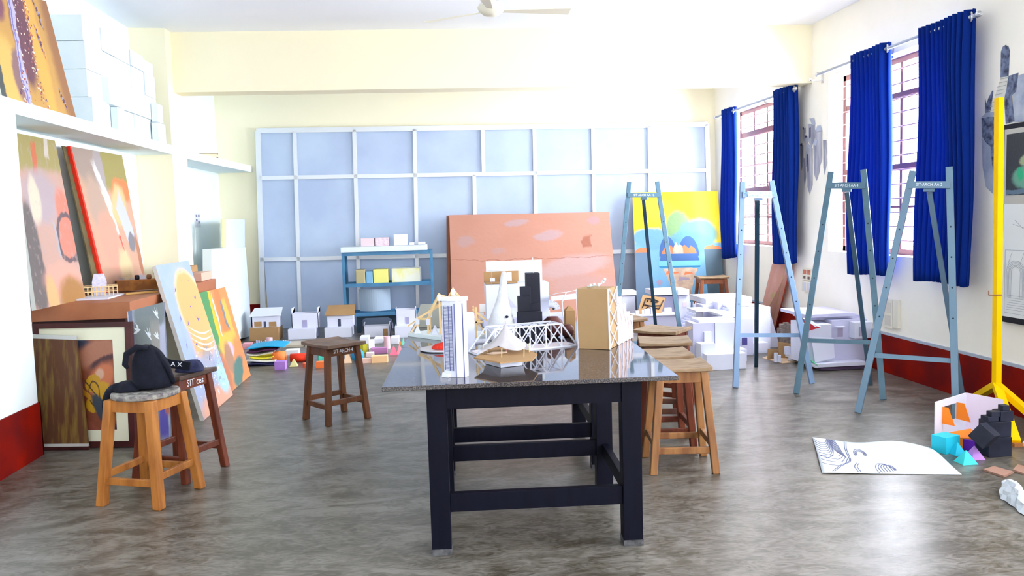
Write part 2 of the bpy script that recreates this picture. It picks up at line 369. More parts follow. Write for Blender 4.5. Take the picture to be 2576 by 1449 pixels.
# ================================================================== shared materials
wood_s = mat('stool_wood_orange', (.50, .20, .045), .45, nz=6, ncol=(.30, .10, .02), nmix=.45, nstretch=(3, 3, .5), detail=8, bump=.1)
wood_d = mat('stool_wood_red', (.19, .045, .02), .45, nz=7, ncol=(.10, .022, .01), nmix=.5, nstretch=(3, 3, .5), detail=8)
wood_seat = mat('worn_seat_wood', (.34, .24, .15), .6, nz=9, ncol=(.20, .12, .06), nmix=.5, nstretch=(1, 4, 1), detail=8)
wood_m = mat('stool_wood_brown', (.36, .17, .06), .45, nz=6, ncol=(.20, .08, .03), nmix=.5, nstretch=(3, 3, .5), detail=8)
board_w = mat('white_card', (.69, .71, .83), .7); foam_w = mat('white_foam', (.70, .77, .80), .85, nz=14, ncol=(.66, .74, .78), nmix=.3)
card_b = mat('brown_cardboard', (.40, .235, .105), .8, nz=5, ncol=(.34, .20, .09), nmix=.4)
stick_m = mat('pale_balsa_stick', (.80, .58, .30), .7); white_stick = mat('white_painted_stick', (.70, .72, .84), .6)
black_cloth = mat('black_cloth', (.003, .004, .010), .9, nz=20, ncol=(.007, .008, .018), nmix=.5, bump=.3, bscale=90)
letter_w = mat('white_lettering', (.80, .82, .86), .6); dark_frame = mat('dark_maroon_frame', (.07, .015, .015), .4, nz=6, ncol=(.03, .008, .008))
edge_w = mat('canvas_edge', (.62, .60, .56), .8)

def quad_slab(b, P, t, mi_front=0, mi_side=1):
    """front face P (bl, br, tr, tl) with UVs, thickness t behind it"""
    P = [Vector(p) for p in P]; n = (P[1]-P[0]).cross(P[3]-P[0]).normalized(); Q = [p - n*t for p in P]
    b.quad_uv(P, mi_front); b.poly([Q[0], Q[3], Q[2], Q[1]], mi_side)
    for i in range(4): j = (i+1) % 4; b.poly([P[i], Q[i], Q[j], P[j]], mi_side)
    return n
def picture(name, P, t, front, side, label, cat, group=None):
    b = MB(); quad_slab(b, P, t); o = b.build(name, [front, side]); 
    return tag(o, label, cat, group)
def on_plane(pts, p0, n): return [pP(x, y, p0, n) for x, y in pts]
def leanX(x0, z0, deg):    # plane standing on x0,z0 and leaning back towards -X
    a = math.radians(deg); return Vector((x0, 7, z0)), Vector((math.cos(a), 0, math.sin(a)))

# ------------------------------------------------------------------ upper shelf
p0, n = leanX(-2.715, 2.365, 9)
P = on_plane([(5, 229), (192, 287), (116, 3), (-60, -50)], p0, n); P[0].z = P[1].z = 2.366
reef = paint('orange_seascape_paint', (.72, .46, .14), [('E', .66, .60, .09, .75, 0, .6, (1.0, .56, .14)), ('E', .17, .22, .14, .34, 0, .6, (.86, .62, .20)), ('E', 1.0, .5, .14, 1.0, 0, .7, (.48, .24, .10)),
    ('E', .47, .66, .13, .50, -3, .3, (.26, .10, .15)), ('E', .30, .25, .08, .22, -8, .5, (.40, .24, .24)), ('E', .02, .20, .05, .24, 0, .3, (.12, .14, .14)), ('E', .18, .85, .12, .16, 0, .5, (.34, .12, .18)),
    ('R', .375, .50, .034, .52, -5, .4, (.66, .62, .86)), ('R', .36, .50, .008, .50, -5, .4, (.30, .28, .62))], .025, 7)
t = thing('canvas_painting', 'large ochre and orange painting with a violet stripe, leaning on the upper left shelf', 'painting', P[0])
b = MB(); n_ = quad_slab(b, P, .03)
def cz(u, v): return (P[0]*(1-u)+P[1]*u)*(1-v) + (P[3]*(1-u)+P[2]*u)*v + n_*.001
random.seed(21)
for k in range(230):
    v = random.uniform(.02, 1.0); sd_ = random.random(); u = (.57 if sd_ > .35 else .43) - .05*math.sin(v*5) + random.gauss(0, .028)
    if v < .35 and sd_ < .5: u = .30 + .2*v + random.gauss(0, .04)
    an = random.uniform(0, PI); L_ = random.uniform(.012, .03); d = (math.cos(an)*L_, math.sin(an)*L_*1.2); w = (-d[1]*.35, d[0]*.35)
    b.poly([cz(u, v), cz(u+d[0]*.5+w[0], v+d[1]*.5+w[1]), cz(u+d[0], v+d[1]), cz(u+d[0]*.5-w[0], v+d[1]*.5-w[1])], 2 + k % 3)
for u, v, s_ in ((.79, .86, .12), (.71, .62, .13), (.85, .15, .09)):
    for k in range(14):
        f = k/13-.5; q = (u+.05*f+random.gauss(0, .008), v-f*2*s_); w = .020*(1-abs(2*f))+.004; b.poly([cz(q[0]-w, q[1]), cz(q[0], q[1]-s_*.14), cz(q[0]+w, q[1]+.01), cz(q[0], q[1]+s_*.16)], 3 if k % 3 else 5)
b.build('canvas', [reef, edge_w, mat('cream_fleck_paint', (.72, .62, .50), .6), mat('plum_fleck_paint', (.13, .06, .12), .6), mat('rust_fleck_paint', (.36, .12, .10), .6), mat('grey_fleck_paint', (.34, .30, .36), .6)], t)
# wall of white foam blocks
def foam_block(x0, x1, y0, y1, z0, z1, label, group):
    b = MB(); b.box(x0, x1, y0, y1, z0, z1); return tag(b.build('foam_block', foam_w, bevel=.004), label, 'foam block', group)
ys = [7.24, 7.62, 7.97, 8.33, 8.69, 9.0]
for i in range(5):
    z = 2.366
    for j, h in enumerate((.225, .225, .225, .21)):
        jx = random.uniform(-.008, .008); lab = 'white foam block on the upper shelf stack, %s row, %s column from the orange painting' % (('bottom', 'second', 'third', 'top')[j], ('first', 'second', 'third', 'fourth', 'last')[i]); z1 = z+h-.003-(0.02*i if j == 3 else 0)
        foam_block(-3.045, -2.745+jx+(.03 if j == 0 and i == 0 else 0), ys[i]+.002, ys[i+1]-.002-random.uniform(0, .008), z, z1, lab, 'wall of foam blocks'); z += h
foam_block(-2.735, -2.675, 7.70, 7.86, 2.366, 2.57, 'small white foam block standing in front of the block wall, nearest the orange painting', None)
foam_block(-2.742, -2.68, 7.55, 7.80, 2.575, 2.80, 'grey-sided white foam block raised on the small front block', None)
foam_block(-2.742, -2.68, 8.36, 8.64, 2.68, 2.95, 'white foam block jutting high from the middle of the block wall', None) if False else None
foam_block(-2.735, -2.67, 8.78, 9.02, 2.366, 2.56, 'lower white foam block at the far right end of the block wall, bottom step', None)
foam_block(-2.735, -2.675, 8.80, 8.98, 2.565, 2.75, 'white foam block on the bottom step at the far end of the block wall', None)
# book on the second shelf
t = thing('book', 'closed dark-spined book lying on the far left shelf', 'book', (-2.72, 10.9, 2.353), .25)
q = MB(); q.box(-.10, .10, -.13, .13, .004, .052); q.build('pages', mat('book_pages', (.85, .70, .50), .8), t, world=False)
q = MB(); q.box(-.11, .105, -.14, .14, 0, .005); q.box(-.11, .105, -.14, .14, .052, .058); q.box(-.112, -.10, -.14, .14, 0, .058); q.build('cover', mat('book_cover_dark', (.05, .01, .01), .5), t, world=False)

# ------------------------------------------------------------------ work counter
CZT = .95
ctop = mat('counter_top_wood', (.50, .33, .24), .5, nz=3, ncol=(.44, .28, .19), nstretch=(1, .3, 1)); cface = mat('counter_face_wood', (.40, .15, .07), .5, nz=4, ncol=(.33, .11, .05), nstretch=(1, .4, 1))
ct = thing('work_counter', 'long brown wooden work counter standing in the left wall recess', 'counter', (-2.66, 7.8, 0))
b = MB(); b.box(-3.05, -2.285, 6.56, 9.13, .825, CZT); b.build('countertop', [cface], ct, bevel=.003)
b = MB(); b.box(-3.045, -2.36, 6.66, 6.70, .715, .822); b.box(-3.045, -2.36, 9.02, 9.06, .715, .822); b.box(-2.40, -2.36, 6.70, 9.02, .715, .822); b.build('rail', dark_frame, ct)
for x, y in ((-2.40, 6.70), (-2.40, 9.0), (-3.0, 6.70), (-3.0, 9.0)):
    b = MB(); b.box(x-.035, x+.035, y-.035, y+.035, 0, .712); b.build('leg', dark_frame, ct)

# two tall canvases on the counter
p0, n = leanX(-2.78, CZT, 8)
def onc(pts, zb=CZT+.001):
    P = on_plane(pts, p0, n)
    for i in (0, 1): k = (zb-P[i].z)/(P[3-i].z-P[i].z); P[i] = P[i] + (P[3-i]-P[i])*k
    return P
P = onc([(88, 758), (213, 736), (138, 354), (30, 332)])
p1 = paint('salmon_abstract_paint', (.72, .50, .42), [
    ('R', .5, .92, .7, .12, 0, .5, (.52, .45, .18)), ('R', .42, .86, .05, .11, -4, .3, (.75, .22, .10), .9), ('R', .75, .95, .05, .07, -10, .5, (.75, .68, .62)),
    ('E', .45, .64, .40, .16, 0, .6, (.62, .52, .54)), ('E', .30, .62, .12, .14, 20, .5, (.85, .76, .62)), ('E', .88, .56, .14, .13, 10, .5, (.88, .36, .26)),
    ('E', .86, .38, .20, .13, 5, .3, (.80, .36, .26)), ('Q', .88, .39, .22, .14, 5, 1.0, (.24, .16, .18), 1.0, .12), ('R', .64, .38, .02, .11, 5, .5, (.60, .58, .62)),
    ('E', .10, .28, .20, .32, 8, .25, (.24, .20, .19)), ('N', 16, .60, .04, (.62, .52, .50), .35), ('E', .60, .14, .35, .10, 0, .5, (.86, .52, .42)), ('E', .75, .03, .28, .12, 0, .6, (.55, .30, .08)), ('E', .35, .06, .10, .12, 10, .5, (.85, .58, .30))], .03, 6)
picture('canvas_painting', P, .03, p1, edge_w, 'salmon abstract painting with a dark ring, on the counter beside the white pier', 'painting')
P = onc([(263, 707), (364, 690), (307, 391), (179, 368)])
p2 = paint('orange_diagonal_abstract_paint', (.78, .52, .38), [
    ('R', .62, .90, .5, .16, 0, .5, (.50, .44, .16)), ('E', .18, .92, .22, .18, 0, .5, (.52, .42, .36)), ('E', .42, .88, .09, .22, -15, .4, (.56, .50, .50)), ('R', .42, .72, .035, .20, 26, .5, (.85, .82, .80)),
    ('E', .80, .72, .24, .09, 0, .4, (.92, .34, .12)), ('E', .66, .60, .20, .14, 30, .5, (.84, .68, .38)), ('E', .22, .62, .16, .20, 0, .5, (.66, .50, .40)),
    ('R', .76, .48, .10, .20, 32, .3, (.72, .74, .84)), ('R', .50, .44, .022, .30, 26, .4, (.88, .84, .78)), ('E', .82, .34, .10, .07, 40, .3, (.34, .33, .36)),
    ('E', .30, .35, .18, .22, 10, .5, (.86, .50, .38)), ('R', .55, .33, .02, .07, 26, .4, (.85, .20, .12)), ('E', .55, .14, .16, .14, 0, .6, (.88, .72, .46)), ('E', .95, .22, .05, .2, 8, .5, (.60, .30, .16)), ('R', .75, .03, .4, .05, 0, .6, (.45, .44, .50))], .04, 5)
t = thing('canvas_painting', 'orange and grey abstract painting with a thick red edge, right-hand one on the counter', 'painting', P[0])
b = MB(); nn = quad_slab(b, P, .03); b.build('canvas', [p2, edge_w], t)
b = MB(); u = (P[1]-P[0]).normalized(); Pl = [P[0]-u*.042, P[0]-u*.001, P[3]-u*.001, P[3]-u*.030]; quad_slab(b, Pl, .04); b.build('red_edge', [mat('red_painted_edge', (.75, .03, .01), .5)]*2, t)
b = MB(); Pk = [P[0]-u*.15-nn*.028, P[0]-u*.044-nn*.028, P[3]-u*.032-nn*.028, P[3]-u*.10-nn*.028]; quad_slab(b, Pk, .01); b.build('back_and_shadow_strip', [mat('olive_back_shadow', (.16, .12, .05), .7, nz=5, ncol=(.07, .05, .02))]*2, t)  # dark olive strip standing for the panel's back and its shadow

# small models and boxes on the counter
def gz(x, y, z=CZT+.001): return g(x, y, z)
t = thing('arch_model', 'small white card arch model with striped top, first on the counter beside the pier', 'architectural model', gz(160, 755))
a0 = gz(133, 758); a1 = gz(185, 755); w_ = (a1-a0).length
M = Matrix.Translation(a0)
for x0, x1 in ((0, .045), (w_-.045, w_)): MB().box(x0, x1, 0, .10, 0, .035, M=M).build('foot', board_w, t)
b2 = MB(); b2.hexa([M @ Vector(p) for p in ((0, 0, .036), (w_, 0, .036), (w_, .1, .036), (0, .1, .036), (.022, .01, .086), (w_-.022, .01, .086), (w_-.022, .09, .086), (.022, .09, .086))]); b2.build('arch_top', mat('grey_white_card', (.66, .66, .68), .8, nz=40, ncol=(.5, .48, .5)), t)

t = thing('stick_frame_model', 'balsa stick frame around a white card tower on a white base, on the counter', 'architectural model', gz(250, 745))
c = [gz(190, 757), gz(272, 753), gz(314, 741), gz(245, 741)]
b = MB(); b.hexa([p for p in c] + [p + Vector((0, 0, .012)) for p in c]); b.build('base', board_w, t)
tb = gz(238, 750); tb.y += .12
b = MB(); Mt = Matrix.Translation(tb) @ Matrix.Rotation(.35, 4, 'Z')
b.hexa([Mt @ Vector(p) for p in ((-.045, -.045, .013), (.045, -.045, .013), (.045, .045, .013), (-.045, .045, .013), (-.055, -.055, .12), (.055, -.055, .12), (.055, .055, .12), (-.055, .055, .12))])
b.hexa([Mt @ Vector(p) for p in ((-.055, -.055, .12), (.055, -.055, .12), (.055, .055, .12), (-.055, .055, .12), (-.038, -.038, .19), (.038, -.038, .19), (.038, .038, .19), (-.038, .038, .19))])
b.build('tower', mat('lavender_patterned_card', (.72, .70, .86), .8, nz=60, ncol=(.55, .55, .72)), t)
b = MB(); x0, x1, y0, y1 = -.12, .13, -.09, .11
for k in range(9):
    fx = x0+(x1-x0)*k/8
    for yy in (y0, y1): b.bar(Mt @ Vector((fx, yy, .013)), Mt @ Vector((fx, yy, .085)), .006, .006)
for k in range(1, 5):
    fy = y0+(y1-y0)*k/5
    for xx in (x0, x1): b.bar(Mt @ Vector((xx, fy, .013)), Mt @ Vector((xx, fy, .085)), .006, .006)
for zz in (.05, .088):
    for q0, q1 in (((x0, y0), (x1, y0)), ((x1, y0), (x1, y1)), ((x1, y1), (x0, y1)), ((x0, y1), (x0, y0))): b.bar(Mt @ Vector((*q0, zz)), Mt @ Vector((*q1, zz)), .006, .008)
b.build('stick_frame', stick_m, t)
# carved wooden trough + plank + little pots
tr_m = mat('ochre_wood', (.40, .16, .03), .6, nz=14, ncol=(.24, .09, .02), nmix=.6)
a = gz(292, 728); e = gz(396, 720)
b = MB(); b.box(-2.70, -2.42, 7.60, 7.95, CZT+.0, CZT+.07)
b2 = MB(); P0 = gz(293, 735); P1 = gz(400, 728); BX0, BX1 = P0.copy(), P1.copy(); b2.bar(P0+Vector((0, 0, .055)), P1+Vector((0, 0, .055)), .12, .09); tag(b2.build('wooden_box', tr_m, bevel=.004), 'long low brown wooden box lying on the counter behind the stick model', 'box')
b.bm.free()
b = MB(); P0 = gz(322, 740)+Vector((0, -.06, .008)); P1 = gz(400, 734)+Vector((0, -.06, .008)); b.bar(P0, P1, .05, .014); tag(b.build('wood_strip', mat('yellow_wood', (.60, .36, .10), .5)), 'thin yellow wood strip lying in front of the long wooden box', 'wood strip')
for i, (x, y, lab) in enumerate(((345, 705, 'tiny black pot standing on the long wooden box'), (371, 697, 'tiny brown pot with green top, right one on the long wooden box'))):
    P_ = BX0 + (BX1-BX0)*(.5 if i == 0 else .78); 
    b = MB(); b.lathe([(.016, 0), (.022, .01), (.02, .035), (.014, .04)], 12, c=(P_.x, P_.y, CZT+.102)); tag(b.build('small_pot', mat('pot_%d' % i, ((.02, .02, .03), (.25, .12, .06))[i], .5)), lab, 'pot')
# two boxes at the far end of the counter
P_ = gz(520, 745); b = MB(); b.box(-2.58, -2.32, 8.72, 9.10, CZT+.001, CZT+.085); tag(b.build('box', mat('pink_brown_card', (.68, .42, .32), .7), bevel=.003), 'pinkish brown box at the far end of the counter, lower one', 'box')
b = MB(); b.box(-2.80, -2.45, 8.74, 9.08, CZT+.087, CZT+.155); tag(b.build('box', card_b, bevel=.003), 'tan cardboard box on top of the pinkish box at the counter end', 'box')

# ------------------------------------------------------------------ below and in front of the counter
a = math.radians(7); pl = Vector((-2.5, 5.90, 0)); nn_ = Vector((-.16, -math.cos(a), math.sin(a)))
def plq(pts, off=0.0):
    nv = nn_.normalized(); P = [pP(x, y, pl + nv*off, nv) for x, y in pts]
    for i in (0, 1): k = (.002-P[i].z)/(P[3-i].z-P[i].z); P[i] = P[i] + (P[3-i]-P[i])*k
    return P
def lerpq(P, u0, v0, u1, v1):
    f = lambda u, v: (P[0]*(1-u)+P[1]*u)*(1-v) + (P[3]*(1-u)+P[2]*u)*v
    return [f(u0, v0), f(u1, v0), f(u1, v1), f(u0, v1)]
P = plq([(118, 1131), (342, 1127), (331, 806), (80, 812)], -.05)
P = [P[0], P[1], P[1]+(P[2]-P[1])*.99, P[0]+(P[3]-P[0])*.99]
t = thing('framed_picture', 'picture of a yellow figure with cream mount and dark frame, under the counter', 'picture', P[0])
fn = (P[1]-P[0]).cross(P[3]-P[0]).normalized()
b = MB(); W = .075
for u0, v0, u1, v1 in ((0, 0, 1, .048), (0, .96, 1, 1), (0, .048, .06, .96), (.935, .048, 1, .96)): quad_slab(b, [p+fn*.012 for p in lerpq(P, u0, v0, u1, v1)], .035)
b.build('frame', [dark_frame, dark_frame], t)
b = MB(); quad_slab(b, lerpq(P, .06, .048, .935, .96), .01); b.build('mount', [mat('cream_mount', (.70, .68, .52), .8)]*2, t)
fp = paint('yellow_figure_paint', (.36, .10, .04), [('E', .30, .95, .30, .07, -6, .4, (.05, .06, .12)), ('E', .62, .85, .50, .14, 10, .6, (.55, .26, .16)), ('E', .75, .76, .3, .05, 12, .6, (.14, .04, .05)), ('E', .9, .68, .12, .06, 0, .4, (.04, .05, .10)),
    ('E', .70, .56, .34, .16, 20, .5, (.75, .28, .12)), ('E', .66, .62, .10, .06, 0, .6, (.80, .55, .42)), ('E', .18, .50, .08, .10, 0, .3, (.05, .12, .65)), ('E', .48, .52, .18, .09, 10, .15, (.72, .45, .01)), ('R', .66, .42, .19, .115, -6, .2, (.75, .47, .01)),
    ('E', .44, .27, .15, .085, -8, .2, (.75, .46, .01)), ('Q', .50, .40, .13, .13, 0, 1.0, (.20, .08, .01), 1.0, .09), ('R', .28, .41, .16, .03, -25, .2, (.70, .36, .02)), ('R', .45, .45, .20, .010, -35, .3, (.15, .06, .01)), ('E', .72, .18, .34, .12, -35, .3, (.06, .09, .13)), ('E', .30, .06, .40, .07, -22, .5, (.42, .12, .07))], .02, 7, rough=.5)
b = MB(); quad_slab(b, [p+fn*.002 for p in lerpq(P, .34, .14, .80, .86)], .003); b.build('print', [fp, edge_w], t)
# plank board in front
P = plq([(103, 1132), (222, 1129), (190, 842), (76, 838)], .012)
t = thing('wood_board', 'brown wood grain board with pale strips at top and bottom, leaning under the counter', 'board', P[0])
b = MB(); quad_slab(b, lerpq(P, 0, .055, 1, .955), .018); b.build('panel', [mat('brown_veneer', (.20, .12, .03), .5, nz=5, ncol=(.10, .04, .02), nmix=.8, nstretch=(6, 2, .8), detail=8)]*2, t)
for v0, v1 in ((.03, .055), (.955, .99)): b = MB(); quad_slab(b, [p for p in lerpq(P, 0, v0, 1, v1)], .019); b.build('pale_strip', [mat('pale_grey_strip', (.50, .50, .48), .6)]*2, t)
b = MB(); quad_slab(b, lerpq(P, 0, 0, 1, .03), .019); b.build('bottom_edge', [dark_frame]*2, t)
# grey painting with white birds
pl = Vector((-2.0, 5.99, 0)); nn_ = Vector((-.05, -math.cos(a), math.sin(a)))
pgm = paint('grey_tree_paint', (.66, .68, .82), [('E', .62, .96, .46, .15, 0, .3, (.34, .38, .40)), ('E', .45, .80, .34, .14, 0, .35, (.36, .40, .41)), ('R', .68, .42, .12, .45, -4, .3, (.52, .50, .48)), ('R', .06, .5, .06, .6, -3, .3, (.30, .33, .44)), ('R', .82, .20, .14, .18, 0, .5, (.22, .18, .66)), ('R', .95, .30, .08, .10, 0, .5, (.80, .30, .18))], .03, 6)
Pq = plq([(352, 1126), (430, 1116), (411, 760), (319, 784)]); t = thing('canvas_painting', 'narrow grey painting with white birds, leaning between counter and orange sun painting', 'painting', Pq[0])
b = MB(); nq = quad_slab(b, Pq, .022); cq = lambda u, v: (Pq[0]*(1-u)+Pq[1]*u)*(1-v)+(Pq[3]*(1-u)+Pq[2]*u)*v+nq*.001
for u, v, s_, r in ((.24, .85, 1.2, .5), (.56, .79, 1.1, -.2), (.80, .93, 1.0, -.2), (.78, .77, .9, 0), (.70, .58, 1, .2), (.84, .58, 1, -.3), (.72, .42, .9, 0)):
    c_, n_ = math.cos(r), math.sin(r)
    for tri in (((-.05, .045), (.01, .0), (.05, -.035), (-.01, -.02)), ((.0, .05), (.03, .0), (.0, -.02)), ((-.09, .02), (.0, .0), (-.02, -.018))):
        b.poly([cq(u+(x*c_-y*n_)*s_*1.3, v+(x*n_+y*c_)*s_) for x, y in tri], 2)
b.build('canvas', [pgm, mat('grey_canvas_edge', (.14, .15, .20), .7), mat('white_bird_paint', (.80, .84, .90), .6)], t)
# sun painting and green / orange painting leaning on the counter
def leanq(pts, x0, deg):
    p0, n = leanX(x0, 0, deg); P = on_plane(pts, p0, n)
    for i in (0, 1): k = (.002-P[i].z)/(P[3-i].z-P[i].z); P[i] = P[i] + (P[3-i]-P[i])*k
    return P
sp = paint('orange_sun_paint', (.52, .62, .88), [('N', 5, .55, .15, (.62, .68, .84), .6), ('E', .68, .66, .43, .29, -5, .12, (1.0, .74, .50)), ('E', .68, .66, .38, .255, -5, .12, (1.0, .60, .26)), ('E', .64, .44, .31, .17, 0, .2, (1.0, .60, .28)), ('R', .66, .55, .36, .22, 0, .3, (1.0, .60, .26), .6),
    ('E', .58, .28, .20, .11, 20, .7, (.50, .40, .22), .7), ('N', 26, .56, .04, (.34, .32, .42), .0), ('R', .35, .17, .5, .17, 0, .5, (.52, .58, .74), .8), ('E', .55, .02, .6, .10, 0, .6, (.84, .52, .38)), ('E', .86, .14, .16, .10, 0, .5, (.55, .78, .90))], .02, 8)
Ps = leanq([(510, 1046), (585, 990), (474, 655), (391, 668)], -1.80, 24)
t = thing('canvas_painting', 'tall blue painting with a large orange sun and flying birds, leaning on the counter', 'painting', Ps[0])
b = MB(); sn = quad_slab(b, Ps, .032)
bird = mat('violet_bird_paint', (.16, .12, .34), .6)
def cv(u, v): return (Ps[0]*(1-u)+Ps[1]*u)*(1-v) + (Ps[3]*(1-u)+Ps[2]*u)*v + sn*.001
for u, v, s, r in ((.62, .93, .5, 0), (.50, .89, .4, .4), (.58, .86, .4, 0), (.78, .85, .4, -.3), (.32, .81, 1, .6), (.82, .72, 1.1, 0), (.60, .67, .9, 0), (.22, .62, 1, .8), (.70, .57, 1.3, -.2), (.38, .57, 1, .6), (.42, .42, 1.2, 0), (.15, .44, 1.0, .8), (.80, .38, .7, -.2), (.66, .30, 1.4, .3), (.30, .33, 1.1, 0)):
    for sg in (-1, 1):
        pts = [(0, -.012), (sg*.05, .018), (sg*.02, .004), (0, .008)]
        pts = [(u + (x*math.cos(r)-y*math.sin(r))*s, v + (x*math.sin(r)+y*math.cos(r))*s*1.1) for x, y in pts]
        q = [cv(*p) for p in pts]
        for tri in ((0, 1, 2), (0, 2, 3)): b.poly([q[k] for k in tri], 2)
random.seed(5)
for k in range(120):
    u = random.uniform(.10, .95); v = random.uniform(.06, .34) + random.uniform(0, .05); an = random.uniform(0, PI); L_ = random.uniform(.02, .06)
    d = (math.cos(an)*L_, math.sin(an)*L_*.6); w = (-d[1]*.18, d[0]*.18)
    b.poly([cv(u, v), cv(u+d[0]*.5+w[0], v+d[1]*.5+w[1]), cv(u+d[0], v+d[1]), cv(u+d[0]*.5-w[0], v+d[1]*.5-w[1])], 3 + k % 2)
for v0 in (.555, .515, .475, .44):      # pale arcs of cloud across the sun
    pr = None
    for k in range(17):
        s_ = k/16; q = (.33+.65*s_, v0-.085*s_-.035*math.sin(PI*s_))
        if pr: w = .011*math.sin(PI*(s_*.9+.05)); b.poly([cv(pr[0], pr[1]-w), cv(q[0], q[1]-w), cv(q[0], q[1]+w*.4), cv(pr[0], pr[1]+w*.4)], 5)
        pr = q
b.build('canvas', [sp, edge_w, bird, mat('grey_leaf_paint', (.28, .30, .38), .6), mat('white_leaf_paint', (.62, .68, .76), .6), mat('pale_cloud_paint', (.86, .66, .50), .6)], t)
gp = paint('green_orange_paint', (.92, .42, .14), [('E', .10, .72, .26, .45, 8, .25, (.14, .42, .16)), ('R', .34, .72, .045, .36, 8, .4, (.96, .66, .04)), ('R', .43, .66, .02, .30, 8, .4, (.90, .80, .72)), ('E', .62, .78, .14, .30, 6, .5, (.90, .34, .10)), ('E', .72, .70, .05, .18, 10, .5, (.30, .32, .34)), ('R', .82, .62, .06, .26, 6, .4, (.98, .62, .12)),
    ('E', .58, .44, .30, .09, 0, .5, (.95, .62, .12)), ('E', .62, .34, .12, .07, 0, .5, (.80, .62, .76)), ('E', .50, .28, .12, .16, 10, .5, (.56, .34, .22)), ('E', .88, .22, .2, .25, 0, .5, (.95, .38, .14)), ('E', .66, .12, .24, .10, 20, .5, (.14, .30, .26)), ('E', .25, .15, .16, .25, 5, .5, (.66, .30, .16))], .05, 5)
Pg = leanq([(560, 1010), (631, 945), (566, 722), (503, 736)], -1.845, 24)
picture('canvas_painting', Pg, .025, gp, edge_w, 'green, yellow and orange striped painting leaning behind the orange sun painting', 'painting')

# ------------------------------------------------------------------ far left bay
# stack of white foam sheets leaning on the bay wall
t = thing('foam_sheet', 'tall white foam sheets with a yellow edge strip leaning in the far left bay', 'foam sheets', (-2.75, 11.6, 0))
def fsheet(px_pts, X, m, nm, th=.05):
    P = [pX(x, y, X) for x, y in px_pts]; 
    if P[0].z < .1: P[0].z = P[1].z = .002
    b = MB(); quad_slab(b, P, th); b.build(nm, [m, m], t)
FW = foam_w
fsheet([(534, 870), (634, 845), (618, 622), (532, 626)], -2.50, FW, 'sheet', .1)
fsheet([(575, 850), (618, 845), (616, 552), (566, 552)], -2.62, FW, 'sheet', .05)
fsheet([(560, 622), (569, 622), (569, 552), (559, 552)], -2.60, mat('yellow_foam_edge', (.78, .70, .36), .7), 'yellow_edge', .02)
b = MB(); P = [pX(x, y, -3.0) for x, y in ((490, 572), (505, 572), (503, 536), (490, 536))]; n_ = quad_slab(b, P, .03); bmesh.ops.translate(b.bm, verts=b.bm.verts, vec=Vector((.0, 0, 0)))
t = thing('switch_board', 'small white electric switchboard on the bay wall above the sun painting', 'switchboard', P[0]); b.build('plate', [mat('switch_plate', (.62, .64, .72), .5)]*2, t)
f_ = lambda u, v: (P[0]*(1-u)+P[1]*u)*(1-v)+(P[3]*(1-u)+P[2]*u)*v
for u, v in ((.25, .8), (.7, .8), (.3, .5), (.7, .35)): c0 = f_(u, v)+Vector((.004, 0, 0)); MB().box(c0.x-.004, c0.x+.006, c0.y-.02, c0.y+.02, c0.z-.015, c0.z+.015).build('switch', mat('switch_dark', (.22, .20, .30), .5), t)

